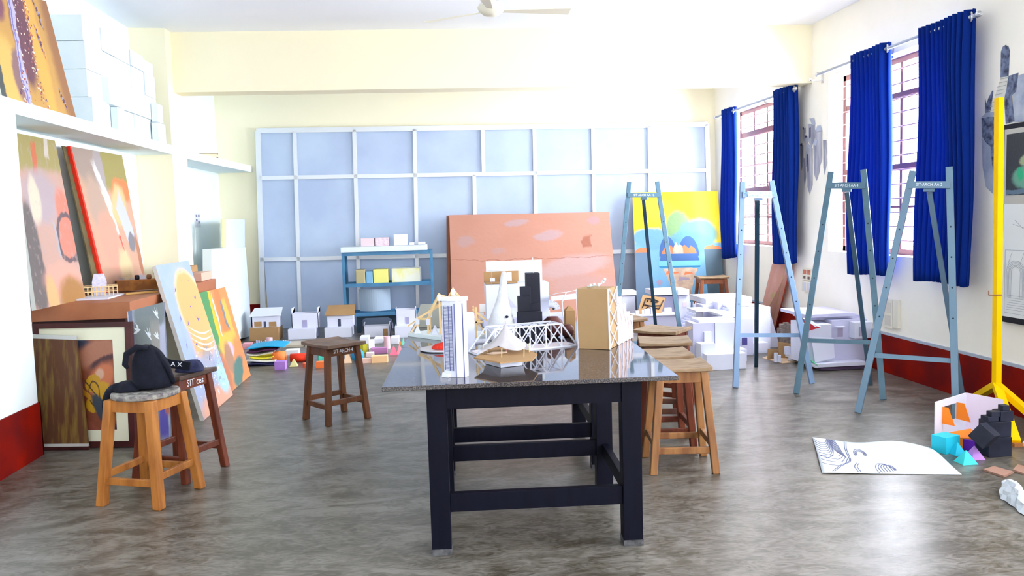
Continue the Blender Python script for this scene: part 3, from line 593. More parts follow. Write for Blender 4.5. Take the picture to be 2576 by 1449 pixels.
# ================================================================== stools
def make_stool(name, label, loc, rz, H=.62, seat='square', sw=.31, sd=.31, foot=.345, top=.235, lw=.043, m=None, ms=None, letters=None, group='wooden studio stools', th=.028):
    m = m or wood_m; ms = ms or wood_seat
    t = thing(name, label, 'stool', (loc[0], loc[1], 0), rz, group)
    b = MB()
    if seat == 'round': b.lathe([(sw/2-.006, H-th), (sw/2, H-th+.006), (sw/2, H-.006), (sw/2-.006, H)], 40, smooth=False)
    else:
        n = 6; vs = []   # dished seat: slightly hollow towards the middle
        def zz(u, v): return H - .010*(1-(2*u-1)**2)
        for z_, f in ((None, 1), (H-th, 0)):
            vs.append([[b.bm.verts.new(((u/n-.5)*sw, (v/n-.5)*sd, zz(u/n, v/n) if f else z_)) for v in range(n+1)] for u in range(n+1)])
        for L_, fl in ((vs[0], 0), (vs[1], 1)):
            for u in range(n):
                for v in range(n):
                    q = [L_[u][v], L_[u+1][v], L_[u+1][v+1], L_[u][v+1]]; b.bm.faces.new(q if not fl else q[::-1])
        A_, B_ = vs
        for k in range(n):
            b.bm.faces.new([A_[k][0], B_[k][0], B_[k+1][0], A_[k+1][0]]); b.bm.faces.new([A_[k+1][n], B_[k+1][n], B_[k][n], A_[k][n]])
            b.bm.faces.new([A_[0][k+1], B_[0][k+1], B_[0][k], A_[0][k]]); b.bm.faces.new([A_[n][k], B_[n][k], B_[n][k+1], A_[n][k+1]])
    b.build('seat', ms, t, world=False, bevel=.004)
    zt = H-th-.001
    pos = lambda sx, sy, z: Vector((sx*(foot+(top-foot)*z/zt)/2, sy*(foot+(top-foot)*z/zt)/2, z))
    for sx, sy in ((-1, -1), (1, -1), (1, 1), (-1, 1)):
        b = MB(); P = []
        for z in (0, zt):
            c = pos(sx, sy, z); h = lw/2
            P += [(c.x-h, c.y-h, z), (c.x+h, c.y-h, z), (c.x+h, c.y+h, z), (c.x-h, c.y+h, z)]
        b.hexa(P); b.build('leg', m, t, world=False, bevel=.005)
    for (a, c, up) in (((-1, -1), (1, -1), 0), ((1, -1), (1, 1), 1), ((1, 1), (-1, 1), 0), ((-1, 1), (-1, -1), 1)):
        d = Vector((c[0]-a[0], c[1]-a[1], 0)).normalized()
        p0 = pos(*a, zt-.034) + d*lw*.45; p1 = pos(*c, zt-.034) - d*lw*.45
        ap = MB().bar(p0, p1, .022, .064).build('apron_rail', m, t, world=False, bevel=.002)
        zs = .135 if up == 0 else .165
        MB().bar(pos(*a, zs) + d*lw*.45, pos(*c, zs) - d*lw*.45, .024, .038).build('stretcher', m, t, world=False, bevel=.003)
    if letters:
        side, body, size, sxx = letters
        an = {'F': 0, 'R': PI/2}[side]; R_ = Matrix.Rotation(an, 4, 'Z'); dist = (foot+(top-foot)*(zt-.034)/zt)/2+.0125
        M = R_ @ Matrix.Translation((0, -dist, zt-.034)) @ Matrix.Rotation(PI/2, 4, 'X')
        text('lettering', body, size, wmat(t) @ M, letter_w, t, sx=sxx)
    return t
seat_paint = mat('paint_spattered_seat', (.40, .38, .32), .7, nz=30, ncol=(.14, .12, .13), nmix=.6, detail=9)
make_stool('round_stool', 'orange-brown round-topped stool with a black bag on it, nearest the left wall', (-1.605, 4.76), math.radians(-20), .605, 'round', .36, foot=.36, top=.255, lw=.05, m=wood_s, ms=seat_paint)
make_stool('stool', 'dark red-brown square stool just behind the orange round stool, lettered on its rail', (-1.57, 5.20), math.radians(-24), .635, sw=.34, sd=.34, foot=.36, top=.25, m=wood_d, ms=mat('dark_seat_wood', (.10, .055, .04), .5, nz=9, ncol=(.05, .03, .02)), letters=('R', 'SIT ces', .058, .9))
make_stool('stool', 'brown square stool standing alone on the open floor in front of the coloured blocks', (-.765, 6.43), math.radians(-53), .605, sw=.40, sd=.33, foot=.34, top=.25, m=mat('brown_red_wood', (.15, .055, .022), .45, nz=7, ncol=(.08, .03, .012), nstretch=(3, 3, .5)), ms=mat('brown_seat_wood', (.20, .13, .09), .55, nz=9, ncol=(.12, .07, .05)), letters=('R', 'SIT·ARCH·4', .042, .8))
make_stool('stool', 'light brown stool at the right side of the table, nearest to the viewer', (1.435, 4.775), math.radians(-7), .62, sw=.34, sd=.33, foot=.36, top=.25)
make_stool('stool', 'brown stool directly behind the nearest stool at the right of the table', (1.45, 5.20), math.radians(-5), .62, sw=.36, sd=.34, foot=.34, top=.25, m=wood_d)
make_stool('stool', 'dark brown stool with worn curved seat, third in the row beside the table', (1.62, 5.72), math.radians(-12), .62, sw=.36, sd=.34, foot=.34, top=.25, m=mat('dark_brown_wood', (.14, .06, .03), .5, nz=7, ncol=(.08, .03, .02)))
make_stool('stool', 'dark edged square stool, farthest of the row beside the table, turned cornerwise', (1.77, 6.28), math.radians(-38), .62, sw=.35, sd=.35, foot=.34, top=.25, m=wood_d)
make_stool('stool', 'pale wood stool half hidden behind the brown card tower', (1.62, 7.05), math.radians(12), .62, sw=.34, sd=.34, foot=.34, top=.25, m=wood_m)
make_stool('stool', 'brown stool standing far back in front of the yellow and blue painting', (3.70, 10.75), math.radians(-8), .66, sw=.40, sd=.36, foot=.42, top=.30, m=mat('far_stool_wood', (.34, .12, .05), .5, nz=7, ncol=(.20, .06, .03)))

# ================================================================== granite topped tables
def granite():
    m = bpy.data.materials.new('polished_black_granite'); m.use_nodes = True; nt = m.node_tree; N = nt.nodes.new; L = nt.links.new; b = nt.nodes['Principled BSDF']
    tc = N('ShaderNodeTexCoord'); n = N('ShaderNodeTexNoise'); n.inputs['Scale'].default_value = 160; n.inputs['Detail'].default_value = 3; L(tc.outputs['Object'], n.inputs['Vector'])
    cr = N('ShaderNodeValToRGB'); e = cr.color_ramp.elements; e[0].position = .42; e[0].color = (.022, .020, .024, 1); e[1].position = .72; e[1].color = (.16, .13, .13, 1); L(n.outputs[0], cr.inputs[0]); L(cr.outputs[0], b.inputs['Base Color'])
    b.inputs['Roughness'].default_value = .04; b.inputs['IOR'].default_value = 1.65; return m
gran = granite(); black_p = mat('black_painted_wood', (.0015, .0020, .0075), .5, spec=.12, nz=9, ncol=(.003, .0035, .011), nmix=.6, nstretch=(4, 4, .6), detail=8)
gran_edge = mat('rough_granite_edge', (.05, .045, .055), .6, nz=60, ncol=(.16, .14, .15), nmix=.6)
TR = math.radians(-2.6); TZ = .79
def make_table(label, loc, wx, dy, legs, ys):
    t = thing('granite_table', label, 'table', loc, TR, None)
    b = MB(); b.box(-.01, wx, 0, dy, TZ-.02, TZ); b.build('tabletop', gran, t, world=False, bevel=.002)
    x0, x1 = legs; y0, y1 = ys; w = .088
    for lx, ly in ((x0, y0), (x1, y0), (x0, y1), (x1, y1)):
        l = MB().box(lx, lx+w, ly, ly+w, 0.0, TZ-.021).build('leg', black_p, t, world=False, bevel=.003)
        MB().box(lx-.0015, lx+w+.0015, ly-.0015, ly+w+.0015, 0.0, .028).build('foot_band', mat('worn_black_band', (.03, .03, .035), .5, nz=30, ncol=(.12, .12, .13)), l, world=False)
    za, zb = TZ-.021-.105, TZ-.0215
    for yy in (y0+.012, y1+.012): MB().box(x0+w, x1, yy, yy+.035, za, zb).build('apron_rail', black_p, t, world=False)
    for xx in (x0+.02, x1+.03): MB().box(xx, xx+.035, y0+w, y1, za, zb).build('apron_rail', black_p, t, world=False)
    for yy in (y0+.02, y1+.02): MB().box(x0+w, x1, yy, yy+.035, .19, .275).build('stretcher', black_p, t, world=False, bevel=.002)
    for xx in (x0+.02, x1+.03): MB().box(xx, xx+.035, y0+w, y1, .19, .26).build('stretcher', black_p, t, world=False, bevel=.002)
    return t
FL = g(966, 974, TZ)
make_table('black wooden work table with a polished dark granite top, nearest to the viewer', (FL.x, FL.y, 0), 1.285, 1.12, (.175, 1.045), (.075, .86))
o2 = Matrix.Rotation(TR, 4, 'Z') @ Vector((0, 1.124, 0)); make_table('second black work table with granite top, standing right behind the nearest table', (FL.x+o2.x, FL.y+o2.y, 0), 1.285, 1.12, (.175, 1.075), (.12, 1.0))

# ================================================================== bag and strap on the stools
t = thing('shoulder_bag', 'crumpled black cloth bag slumped on the round stool', 'bag', (-1.60, 4.80, .606))
b = MB()
def blob(b, c, rx, ry, h, lean=(0, 0), seed=1, top=.55, seg=28, rings=12, amp=.1):
    rnd = random.Random(seed); ph = [rnd.uniform(0, 6) for _ in range(6)]; R_ = []
    for i in range(rings+1):
        v = i/rings; z = h*math.sin(v*PI/2)**.9 if i else 0; r = (1-v**2.6)*(1-(1-top)*v) if i < rings else .02; ring = []
        for k in range(seg):
            a = 2*PI*k/seg; f = 1 + amp*(math.sin(3*a+ph[0]+3*v)+.6*math.sin(5*a+ph[1]-4*v)+.5*math.sin(9*a+ph[2]+2*v))*(.3+.7*v)
            ring.append(b.bm.verts.new((c[0]+rx*r*f*math.cos(a)+lean[0]*v, c[1]+ry*r*f*math.sin(a)+lean[1]*v, c[2]+z)))
        R_.append(ring)
    for i in range(rings):
        for k in range(seg): fc = b.bm.faces.new((R_[i][k], R_[i][(k+1) % seg], R_[i+1][(k+1) % seg], R_[i+1][k])); fc.smooth = True
    b.bm.faces.new(R_[0][::-1]); b.bm.faces.new(R_[-1]); return b
blob(b, (.03, 0, 0), .115, .10, .25, (-.035, .0), 3, .75, amp=.06); b.build('bag_body', black_cloth, t, world=False, sub=1)
b = MB(); blob(b, (-.10, -.02, 0), .085, .09, .055, (0, 0), 5, .7, amp=.1); b.build('flap', black_cloth, t, world=False, sub=1)
b = MB()
for s in range(5): pass
pts = [(-.10, -.03, .03), (-.165, -.045, .028), (-.195, -.05, .005), (-.213, -.05, -.05), (-.218, -.045, -.11), (-.205, -.04, -.17)]
for i in range(len(pts)-1): pass
b.tube(pts, [.024, .026, .026, .028, .026, .012], 10); b.build('hanging_strap', black_cloth, t, world=False, sub=1)
b = MB(); b.tube([(.02, -.04, .235), (-.03, -.06, .245), (-.085, -.065, .21), (-.10, -.055, .15), (-.085, -.06, .13)], [.014, .017, .017, .016, .010], 10); b.tube([(.02, 0, .24), (.07, -.03, .20), (.12, -.04, .12), (.15, -.03, .03)], [.012, .016, .015, .012], 10); b.build('handle_fold', black_cloth, t, world=False)
# camera strap on the dark stool
t = thing('camera_strap', 'dark padded camera strap with white letters bunched on the dark stool', 'strap', (-1.52, 5.14, .6355))
b = MB(); blob(b, (.055, -.02, 0), .085, .06, .075, (.02, 0), 9, .8, amp=.12); b.build('pouch', mat('navy_cloth', (.012, .015, .05), .8, nz=20, ncol=(.03, .035, .09)), t, world=False, sub=1)
b = MB(); sp_ = [(-.16, -.04, .06), (-.10, -.05, .085), (-.04, -.065, .062), (.03, -.085, .055), (.08, -.09, .045)]
for i in range(4): b.bar(sp_[i], sp_[i+1], .012, .05)
b.build('strap_band', black_cloth, t, world=False)
text('lettering', 'M A X', .036, wmat(t) @ frame_mtx((-.02, -.086, .062), (.95, -.2, -.06), (0, .1, 1)), letter_w, t, sx=1.2)

# ================================================================== models on the tables
def tz(x, y, z=TZ+.001): return g(x, y, z)
def PL(x, y, p, n=(0, -1, 0)): return pP(x, y, p, n)
WC = board_w
# white curved tower
base = tz(1150, 948); fr = tz(1135, 950)
t = thing('tower_model', 'tall white card tower with ruled window strips and curved top, on the near table', 'architectural model', base)
ux = Vector((1, -.05, 0)).normalized(); uy = Vector((.05, 1, 0)); Hh = .345; W_ = .105
s_ = lambda x, y, z: (base.x + ux.x*x + uy.x*y, base.y + ux.y*x + uy.y*y, TZ+.001+z)
poly = [(-W_/2-.005, .02), (-W_/2+.03, -.002), (-W_/2+.055, -.014), (W_/2-.018, -.010), (W_/2, .0), (W_/2, .10), (-W_/2-.005, .10)]
b = MB(); P2 = [s_(x, y, 0)[:2] for x, y in poly]; b.prism(P2, (TZ+.001, TZ+.001+Hh)); b.build('tower_body', WC, t)
b = MB(); P3 = [s_(x*1.06, (y-.04)*1.1+.04, 0)[:2] for x, y in poly]
b.prism([s_(*q, 0)[:2] for q in ((-.062, .015), (-.03, -.010), (.01, -.018), (.058, -.006), (.06, .105), (-.062, .105))], (TZ+.002+Hh, TZ+.012+Hh)); b.build('roof', WC, t)
b = MB(); line = mat('ruled_ink_line', (.05, .06, .22), .7)
for x, y in ((-.052, .014), (-.030, -.004), (-.014, -.010)): b.bar(s_(x, y-.003, .03), s_(x, y-.003, Hh-.02), .0030, .0022)
for k in range(46):
    z = .032+k*.0065
    b.bar(s_(-.0505, .0105, z), s_(-.0325, -.0045, z), .0012, .0012); b.bar(s_(-.0285, -.0065, z), s_(-.016, -.013, z), .0012, .0012)
b.build('window_lines', line, t)['kind'] = 'stuff'
b = MB(); b.bar(s_(-.003, -.0160, .0), s_(-.003, -.0160, Hh-.01), .0032, .0022); b.build('corner_line', line, t)
b = MB(); b.bar(s_(.034, -.0115, .0), s_(.034, -.0115, Hh-.01), .0036, .0022); b.build('corner_line', line, t)
b = MB(); b.hexa([s_(*q) for q in ((-.07, .0, 0), (-.04, -.016, 0), (-.02, .01, 0), (-.05, .03, 0), (-.066, .002, .022), (-.042, -.012, .016), (-.022, .012, .016), (-.05, .03, .022))]); b.build('base_flap', WC, t)
# white box behind it
P_ = tz(1187, 880); b = MB(); b.box(P_.x-.045, P_.x+.02, P_.y, P_.y+.09, TZ+.001, TZ+.20); tag(b.build('box', WC, bevel=.001), 'plain white card box standing right behind the white ruled tower', 'box')
# red tufted thing on a silver tray
P_ = tz(1100, 884)
t = thing('red_model', 'round silver-edged tray holding a red mound, left of the ruled white tower', 'model', P_)
b = MB(); b.lathe([(.115, .0), (.125, .004), (.125, .008), (.118, .009)], 40, c=(P_.x+.03, P_.y+.06, TZ+.001)); b.build('tray', mat('silver_card', (.62, .63, .72), .3, metal=.6), t)
b = MB(); blob(b, (P_.x+.05, P_.y+.06, TZ+.0105), .085, .075, .03, (0, 0), 4, .6, amp=.14); b.build('red_mound', mat('red_fluff', (.75, .04, .02), .9, nz=60, ncol=(.5, .02, .01), bump=.6), t)
# lavender patterned cylinder
P_ = tz(1128, 870); b = MB(); b.lathe([(.028, 0), (.03, .01), (.026, .10), (.018, .17), (.012, .178)], 18, c=(P_.x-.01, P_.y+.06, TZ+.001)); tag(b.build('cylinder_model', mat('lavender_print', (.62, .50, .62), .8, nz=45, ncol=(.80, .75, .85), nmix=.8)), 'lavender patterned cylinder standing behind the red mound', 'model')
# wooden stick pavilion on a white slab
A0 = tz(1026, 846); A1 = tz(1118, 858)
t = thing('stick_model', 'orange stick pavilion model with white paper tags on a white slab, left on the tables', 'architectural model', A0)
ud = (A1-A0); L_ = ud.length; ud.normalize(); vd = Vector((-ud.y, ud.x, 0))
def q_(x, y, z): p = A0 + ud*x + vd*y; return (p.x, p.y, TZ+.001+z)
b = MB(); b.hexa([q_(0, 0, 0), q_(L_*1.45, 0, 0), q_(L_*1.45, .30, 0), q_(.02, .30, 0), q_(0, 0, .022), q_(L_*1.45, 0, .022), q_(L_*1.45, .30, .022), q_(.02, .30, .022)]); b.build('base', foam_w, t)
b = MB(); random.seed(11)
posts = [(.05, .04, .12), (.10, .10, .16), (.14, .05, .12), (.19, .16, .22), (.22, .08, .27), (.24, .20, .26), (.28, .14, .30), (.30, .06, .24), (.31, .20, .22)]
for x, y, h in posts: b.bar(q_(x, y, .022), q_(x, y, h), .011, .011)
for (i, j) in ((0, 3), (1, 4), (3, 6), (4, 8), (6, 8), (5, 7), (0, 2), (2, 4)):
    x0, y0, h0 = posts[i]; x1, y1, h1 = posts[j]; b.bar(q_(x0, y0, h0-.01), q_(x1, y1, h1-.01), .009, .012)
b.bar(q_(-.02, .02, .06), q_(.22, .18, .25), .012, .008); b.bar(q_(.02, .01, .022), q_(.07, .06, .13), .010, .010)
b.build('stick_frame', stick_m, t)
b = MB()
for x, y, h in posts[:7]: p = Vector(q_(x, y, h-.02)); b.box(p.x-.012, p.x+.012, p.y-.010, p.y+.010, p.z-.025, p.z+.012)
for x, y in ((.06, .03), (.12, .12), (.20, .05)): p = Vector(q_(x, y, .022)); b.hexa([p+Vector(v) for v in ((-.02, -.02, 0), (.02, -.02, 0), (.02, .02, 0), (-.02, .02, 0), (-.004, -.004, .04), (.004, -.004, .04), (.004, .004, .04), (-.004, .004, .04))])
b.build('paper_tag', WC, t)['kind'] = 'stuff'
# grey standing card sheet behind it
P = [PL(x, y, Vector((0, 5.0, 0))) for x, y in ((1022, 828), (1112, 842), (1120, 764), (1058, 765))]; 
zb = TZ+.002; P[0] = tz(1035, 838); P[1] = tz(1125, 842); P[0].y += .32; P[1].y += .32; P[0].x += .01
P[3] = PL(1058, 765, P[0]); P[2] = PL(1122, 763, P[1]); b = MB(); quad_slab(b, P, .006); tag(b.build('card_sheet', [mat('grey_card', (.42, .42, .38), .8)]*2), 'grey cardboard sheet standing behind the orange stick model', 'card sheet')
# second stick model right of the white tower
P_ = tz(1205, 868)
t = thing('stick_model', 'crossed orange stick tower model just right of the ruled white tower', 'architectural model', P_)
b = MB(); Y_ = P_.y+.12; pz = lambda x, y, dy=0: PL(x, y, Vector((0, Y_+dy, 0)))
for (a, c, dy) in (((1198, 850), (1198, 772), 0), ((1188, 778), (1225, 806), .02), ((1186, 790), (1212, 812), .05), ((1184, 812), (1215, 809), 0), ((1203, 812), (1222, 842), .02), ((1190, 770), (1200, 800), .05)):
    A_, B_ = pz(*a, dy), pz(*c, dy); A_.z = max(A_.z, TZ+.012); B_.z = max(B_.z, TZ+.012); b.bar(A_, B_, .011, .009)
b.build('stick_frame', stick_m, t)
b = MB(); a_ = pz(1190, 856); b.box(a_.x-.0, a_.x+.14, a_.y-.05, a_.y+.06, TZ+.001, TZ+.010); b.build('base', WC, t)
b = MB()
for x, y, w in ((1214, 775, 16), (1211, 795, 14), (1217, 850, 10)): p = pz(x, y, .09); b.box(p.x-w*.0011, p.x+w*.0011, p.y, p.y+.03, p.z-.022, p.z+.02)
b.build('paper_tag', mat('pale_paper', (.72, .72, .74), .8), t)['kind'] = 'stuff'
# boat with tent on corrugated deck
P_ = tz(1270, 922)
t = thing('tent_boat_model', 'white boat hull with brown card deck carrying a white fabric tent, front of the table', 'model', P_)
Yb = P_.y; zd = TZ+.052
dk = [g(x, y, zd) for x, y in ((1192, 899), (1258, 911), (1340, 905), (1352, 889), (1330, 880), (1240, 872))]
b = MB(); b.prism([(p.x, p.y) for p in dk], (zd-.007, zd)); b.build('deck', [card_b], t)
hull0 = [g(x, y, TZ+.002) for x, y in ((1222, 915), (1260, 925), (1312, 919), (1308, 905), (1235, 900))]
b = MB(); hull = [Vector(p) for p in hull0]; top_ = [Vector((p.x*1.0+(p.x-P_.x)*.22, p.y+(.0 if i < 3 else .02)-(.010 if i < 3 else 0), zd-.008)) for i, p in enumerate(hull)]
vb = [b.bm.verts.new(v) for v in hull]; vt = [b.bm.verts.new(v) for v in top_]; b.bm.faces.new(vb[::-1]); b.bm.faces.new(vt)
for i in range(5): b.bm.faces.new((vb[i], vb[(i+1) % 5], vt[(i+1) % 5], vt[i]))
b.build('hull', WC, t)
# tent: cloth hung from a pole
cx_, cy_ = g(1272, 886, zd).x, g(1272, 886, zd).y; b = MB(); R_ = []; seg = 40; rings = 12; apex = PL(1275, 818, Vector((0, cy_, 0))).z
for i in range(rings+1):
    v = i/rings; z = apex + (zd+.022-apex)*(1-(1-v)**1.35); ring = []
    for k in range(seg):
        a = 2*PI*k/seg; corner = abs(math.cos(2*(a-.35)))
        r = (.010 + .118*v**1.15)*(.72+.38*corner*v + .05*math.sin(9*a)*v); ring.append(b.bm.verts.new((cx_+.005+r*math.cos(a), cy_+r*.72*math.sin(a), z + .022*v*(1-corner))))
    R_.append(ring)
for i in range(rings):
    for k in range(seg): f = b.bm.faces.new((R_[i][k], R_[i][(k+1) % seg], R_[i+1][(k+1) % seg], R_[i+1][k])); f.smooth = True
b.build('tent_cloth', mat('white_gauze', (.62, .60, .62), .9, transl=.3, nz=12, ncol=(.52, .50, .51), nmix=.4), t, solid=.001)
b = MB(); b.tube([(cx_+.003, cy_, zd), (cx_+.003, cy_, apex+.022)], .003, 8); b.build('pole', mat('pink_stick', (.60, .32, .34), .6), t)
yel = mat('pale_yellow_stick', (.82, .78, .36), .6)
for x, y in ((1215, 890), (1226, 886), (1262, 900), (1318, 899), (1331, 886)):
    p = g(x, y, zd); b = MB(); b.tube([(p.x, p.y, zd), (p.x+.002, p.y+.002, zd+.045)], .0018, 6); b.build('stake', yel, t)
p = g(1250, 890, zd); b = MB(); b.tube([(p.x-.05, p.y-.01, zd+.004), (p.x-.02, p.y-.02, zd+.006), (p.x+.05, p.y, zd+.005)], [.002, .008, .004], 8); b.build('card_roll', mat('pale_card', (.55, .42, .32), .8), t)
# truss bridge
t = thing('truss_bridge_model', 'white stick truss bridge model spanning behind the tent boat on the near table', 'architectural model', tz(1330, 885))
zb, zt_ = TZ+.004, TZ+.13
bl = [g(x, y, zb) for x, y in ((1200, 893), (1452, 868))]; u = (bl[1]-bl[0]); Lb = u.length; u.normalize(); v = Vector((-u.y, u.x, 0)); Wd = .13
def tp(s, side, z): p = bl[0] + u*(s*Lb) + v*(side*Wd); return Vector((p.x, p.y, z))
xs = [.0, .18, .36, .52, .68, .84, 1.0]; b = MB(); th_ = .0075
for sd in (0, 1):
    b.bar(tp(0, sd, zb), tp(1, sd, zb), th_, th_*1.2); b.bar(tp(xs[1], sd, zt_), tp(xs[5], sd, zt_), th_, th_)
    b.bar(tp(0, sd, zb), tp(xs[1], sd, zt_), th_, th_); b.bar(tp(1, sd, zb), tp(xs[5], sd, zt_), th_, th_)
    for x in xs[1:6]: b.bar(tp(x, sd, zb), tp(x, sd, zt_), th_*.9, th_*.9)
    for i in range(1, 5): b.bar(tp(xs[i], sd, zb), tp(xs[i+1], sd, zt_), .005, .005); b.bar(tp(xs[i], sd, zt_), tp(xs[i+1], sd, zb), .005, .005)
for x in xs: b.bar(tp(x, 0, zb), tp(x, 1, zb), .005, .005)
for x in xs[1:6]: b.bar(tp(x, 0, zt_), tp(x, 1, zt_), .005, .005)
for i in range(1, 5): b.bar(tp(xs[i], 0, zt_), tp(xs[i+1], 1, zt_), .004, .004); b.bar(tp(xs[i], 1, zt_), tp(xs[i+1], 0, zt_), .004, .004)
b.build('truss', white_stick, t)['kind'] = 'stuff'
b = MB(); b.hexa([tp(0.02, .25, zb-.002), tp(.98, .25, zb-.002), tp(.98, .98, zb-.002), tp(.02, .98, zb-.002), tp(0.02, .25, zb+.003), tp(.98, .25, zb+.003), tp(.98, .98, zb+.003), tp(.02, .98, zb+.003)]); b.build('deck', mat('pinkish_card', (.76, .68, .70), .8), t)
# brown card tower with white truss side, stepping back to smaller slabs
T0 = tz(1455, 877); T1 = tz(1532, 880); u = T1-T0; u.z = 0; Wt = u.length; u.normalize(); v = Vector((-u.y, u.x, 0)); Ht = PL(1452, 727, T0).z - TZ
t = thing('card_tower_model', 'large brown cardboard tower with white lattice side and stepped slabs on the near table', 'architectural model', T0)
def q2(x, y, z): p = T0 + u*x + v*y; return Vector((p.x, p.y, TZ+.002+z))
b = MB()
b.hexa([q2(0, 0, 0), q2(Wt, 0, 0), q2(Wt, .16, 0), q2(0, .16, 0), q2(-.004, 0, Ht), q2(Wt-.004, 0, Ht), q2(Wt-.004, .16, Ht), q2(-.004, .16, Ht)]); b.build('tower_body', mat('tower_card', (.42, .27, .135), .8, nz=4, ncol=(.37, .23, .11)), t)
steps = [(.165, .075, Ht*.80), (.245, .075, Ht*.66), (.325, .06, Ht*.50), (.39, .06, Ht*.40)]
for y, d, h in steps:
    b = MB(); b.hexa([q2(.02, y, 0), q2(Wt, y, 0), q2(Wt, y+d, 0), q2(.02, y+d, 0), q2(.02, y, h), q2(Wt, y, h), q2(Wt, y+d, h), q2(.02, y+d, h)]); b.build('step_slab', mat('pink_card', (.76, .56, .50), .8), t)
b = MB(); W5 = .006; X_ = Wt+.004
for y0, d, h in [(0.0, .16, Ht)] + steps:
    b.bar(q2(X_, y0+.002, 0), q2(X_-.004, y0+.002, h), .010, W5); b.bar(q2(X_, y0+d, 0), q2(X_-.004, y0+d, h), .006, W5)
for k in range(3):
    h0 = Ht*k/3; h1 = Ht*(k+1)/3
    b.bar(q2(X_, .005, h0), q2(X_, .155, h1), .005, .004); b.bar(q2(X_, .155, h0), q2(X_, .005, h1), .005, .004)
for (y0, d, h) in steps: b.bar(q2(X_, y0, 0), q2(X_, y0+d, h*.5), .004, .004); b.bar(q2(X_, y0+d, h*.5), q2(X_, y0, h), .004, .004)
b.build('lattice', white_stick, t)['kind'] = 'stuff'
b = MB(); b.bar(q2(.0, -.002, 0), q2(-.004, -.002, Ht), .004, .003); b.build('corner_strip', white_stick, t)
b = MB()
for x, z in ((.05, .01), (.07, .016), (.095, .014), (.12, .03), (.13, .042)): b.lathe([(.002, -.008), (.008, -.002), (.007, .006), (.002, .009)], 8, c=q2(x, .08, Ht+z))
b.tube([q2(.03, .08, Ht+.004), q2(.09, .08, Ht+.012), q2(.125, .08, Ht+.03)], .004, 6); b.build('foam_beads', foam_w, t)['kind'] = 'stuff'
# black stacked boxes tower
K = tz(1332, 862); t = thing('block_tower_model', 'black cardboard tower of stepped boxes behind the white bird sculpture', 'architectural model', K)
bk = mat('black_card', (.006, .007, .016), .6, nz=8, ncol=(.012, .014, .03)); Yk = K.y+.05
def kb(x0, x1, ytop, d0, d1, nm='box'):
    a = PL(x0, ytop, Vector((0, Yk+d0, 0))); c = PL(x1, ytop, Vector((0, Yk+d0, 0)))
    b = MB(); b.box(a.x, c.x, Yk+d0, Yk+d1, TZ+.001, a.z); b.build(nm, bk, t, bevel=.002)
kb(1302, 1364, 786, -.05, .0); kb(1303, 1334, 746, .002, .05); kb(1334, 1360, 766, .002, .045); kb(1309, 1335, 722, .052, .10); kb(1324, 1358, 688, .102, .19)
b = MB(); a = PL(1341, 686, Vector((0, Yk+.14, 0))); c = PL(1341, 648, Vector((0, Yk+.14, 0))); b.tube([(a.x, a.y, a.z-.002), (a.x, a.y, c.z)], .002, 6); b.build('mast', white_stick, t)
# white bird / plaster sculpture
Bp_ = tz(1258, 880); Yc = Bp_.y+.26; t = thing('plaster_sculpture', 'tall white plaster sculpture like a long-necked bird with black eye, behind the tent boat', 'sculpture', (Bp_.x, Yc, TZ+.001))
c_ = lambda x, y, dy=0: PL(x, y, Vector((0, Yc+dy, 0)))
ctr = [c_(1262, 862), c_(1262, 840), c_(1261, 815), c_(1262, 790), c_(1263, 770), c_(1264, 750), c_(1265, 730), c_(1266, 710), c_(1268, 690), c_(1268, 682)]; ctr[0].z = TZ+.002
b = MB(); b.tube(ctr, [.090, .088, .080, .062, .046, .032, .024, .020, .019, .012], 20); b.build('plaster_body', mat('white_plaster_cast', (.68, .70, .74), .9, nz=14, ncol=(.52, .52, .54), nmix=.4, bump=.5, bscale=40), t, sub=1)
p = c_(1275, 797, -.070); b = MB(); b.lathe([(.001, -.008), (.009, -.004), (.010, .0), (.009, .004), (.001, .008)], 12, c=p); b.build('eye', mat('black_bead', (.01, .01, .03), .2), t)
b = MB(); b.tube([c_(1260, 682), c_(1236, 681), c_(1214, 679)], .0012, 5); b.tube([c_(1236, 681), c_(1236, 720)], .0007, 4); b.build('wire', mat('grey_wire', (.4, .4, .42), .5), t)
# two brown clay pots
pm = mat('dark_terracotta', (.16, .05, .04), .5, nz=8, ncol=(.10, .03, .03))
for x, y, r, lab in ((1395, 852, .066, 'dark brown round clay pot behind the truss bridge'), (1431, 850, .040, 'small brown clay pot beside the card tower on the table')):
    p = tz(x, y); b = MB(); b.lathe([(r*.5, 0), (r*.85, r*.35), (r, r*.9), (r*.9, r*1.45), (r*.55, r*1.75), (r*.5, r*1.85)], 28, c=(p.x, p.y+r, TZ+.001)); tag(b.build('clay_pot', pm), lab, 'pot')
# small cardboard pointed tower beside the card tower
p = tz(1437, 846); Yp = p.y+.08; b = MB(); a = PL(1424, 830, Vector((0, Yp, 0))); c = PL(1447, 830, Vector((0, Yp, 0))); top_z = PL(1436, 770, Vector((0, Yp, 0))).z
b.hexa([(a.x, Yp, TZ+.001), (c.x, Yp, TZ+.001), (c.x, Yp+.07, TZ+.001), (a.x, Yp+.07, TZ+.001), (a.x, Yp, top_z-.03), (c.x, Yp, top_z-.03), (c.x, Yp+.07, top_z-.03), (a.x, Yp+.07, top_z-.03)])
mxx = (a.x+c.x)/2; b.hexa([(a.x, Yp, top_z-.029), (c.x, Yp, top_z-.029), (c.x, Yp+.07, top_z-.029), (a.x, Yp+.07, top_z-.029), (mxx-.003, Yp+.03, top_z), (mxx+.003, Yp+.03, top_z), (mxx+.003, Yp+.04, top_z), (mxx-.003, Yp+.04, top_z)]); tag(b.build('card_tower_model', card_b), 'small pointed brown card tower standing left of the large card tower', 'architectural model')
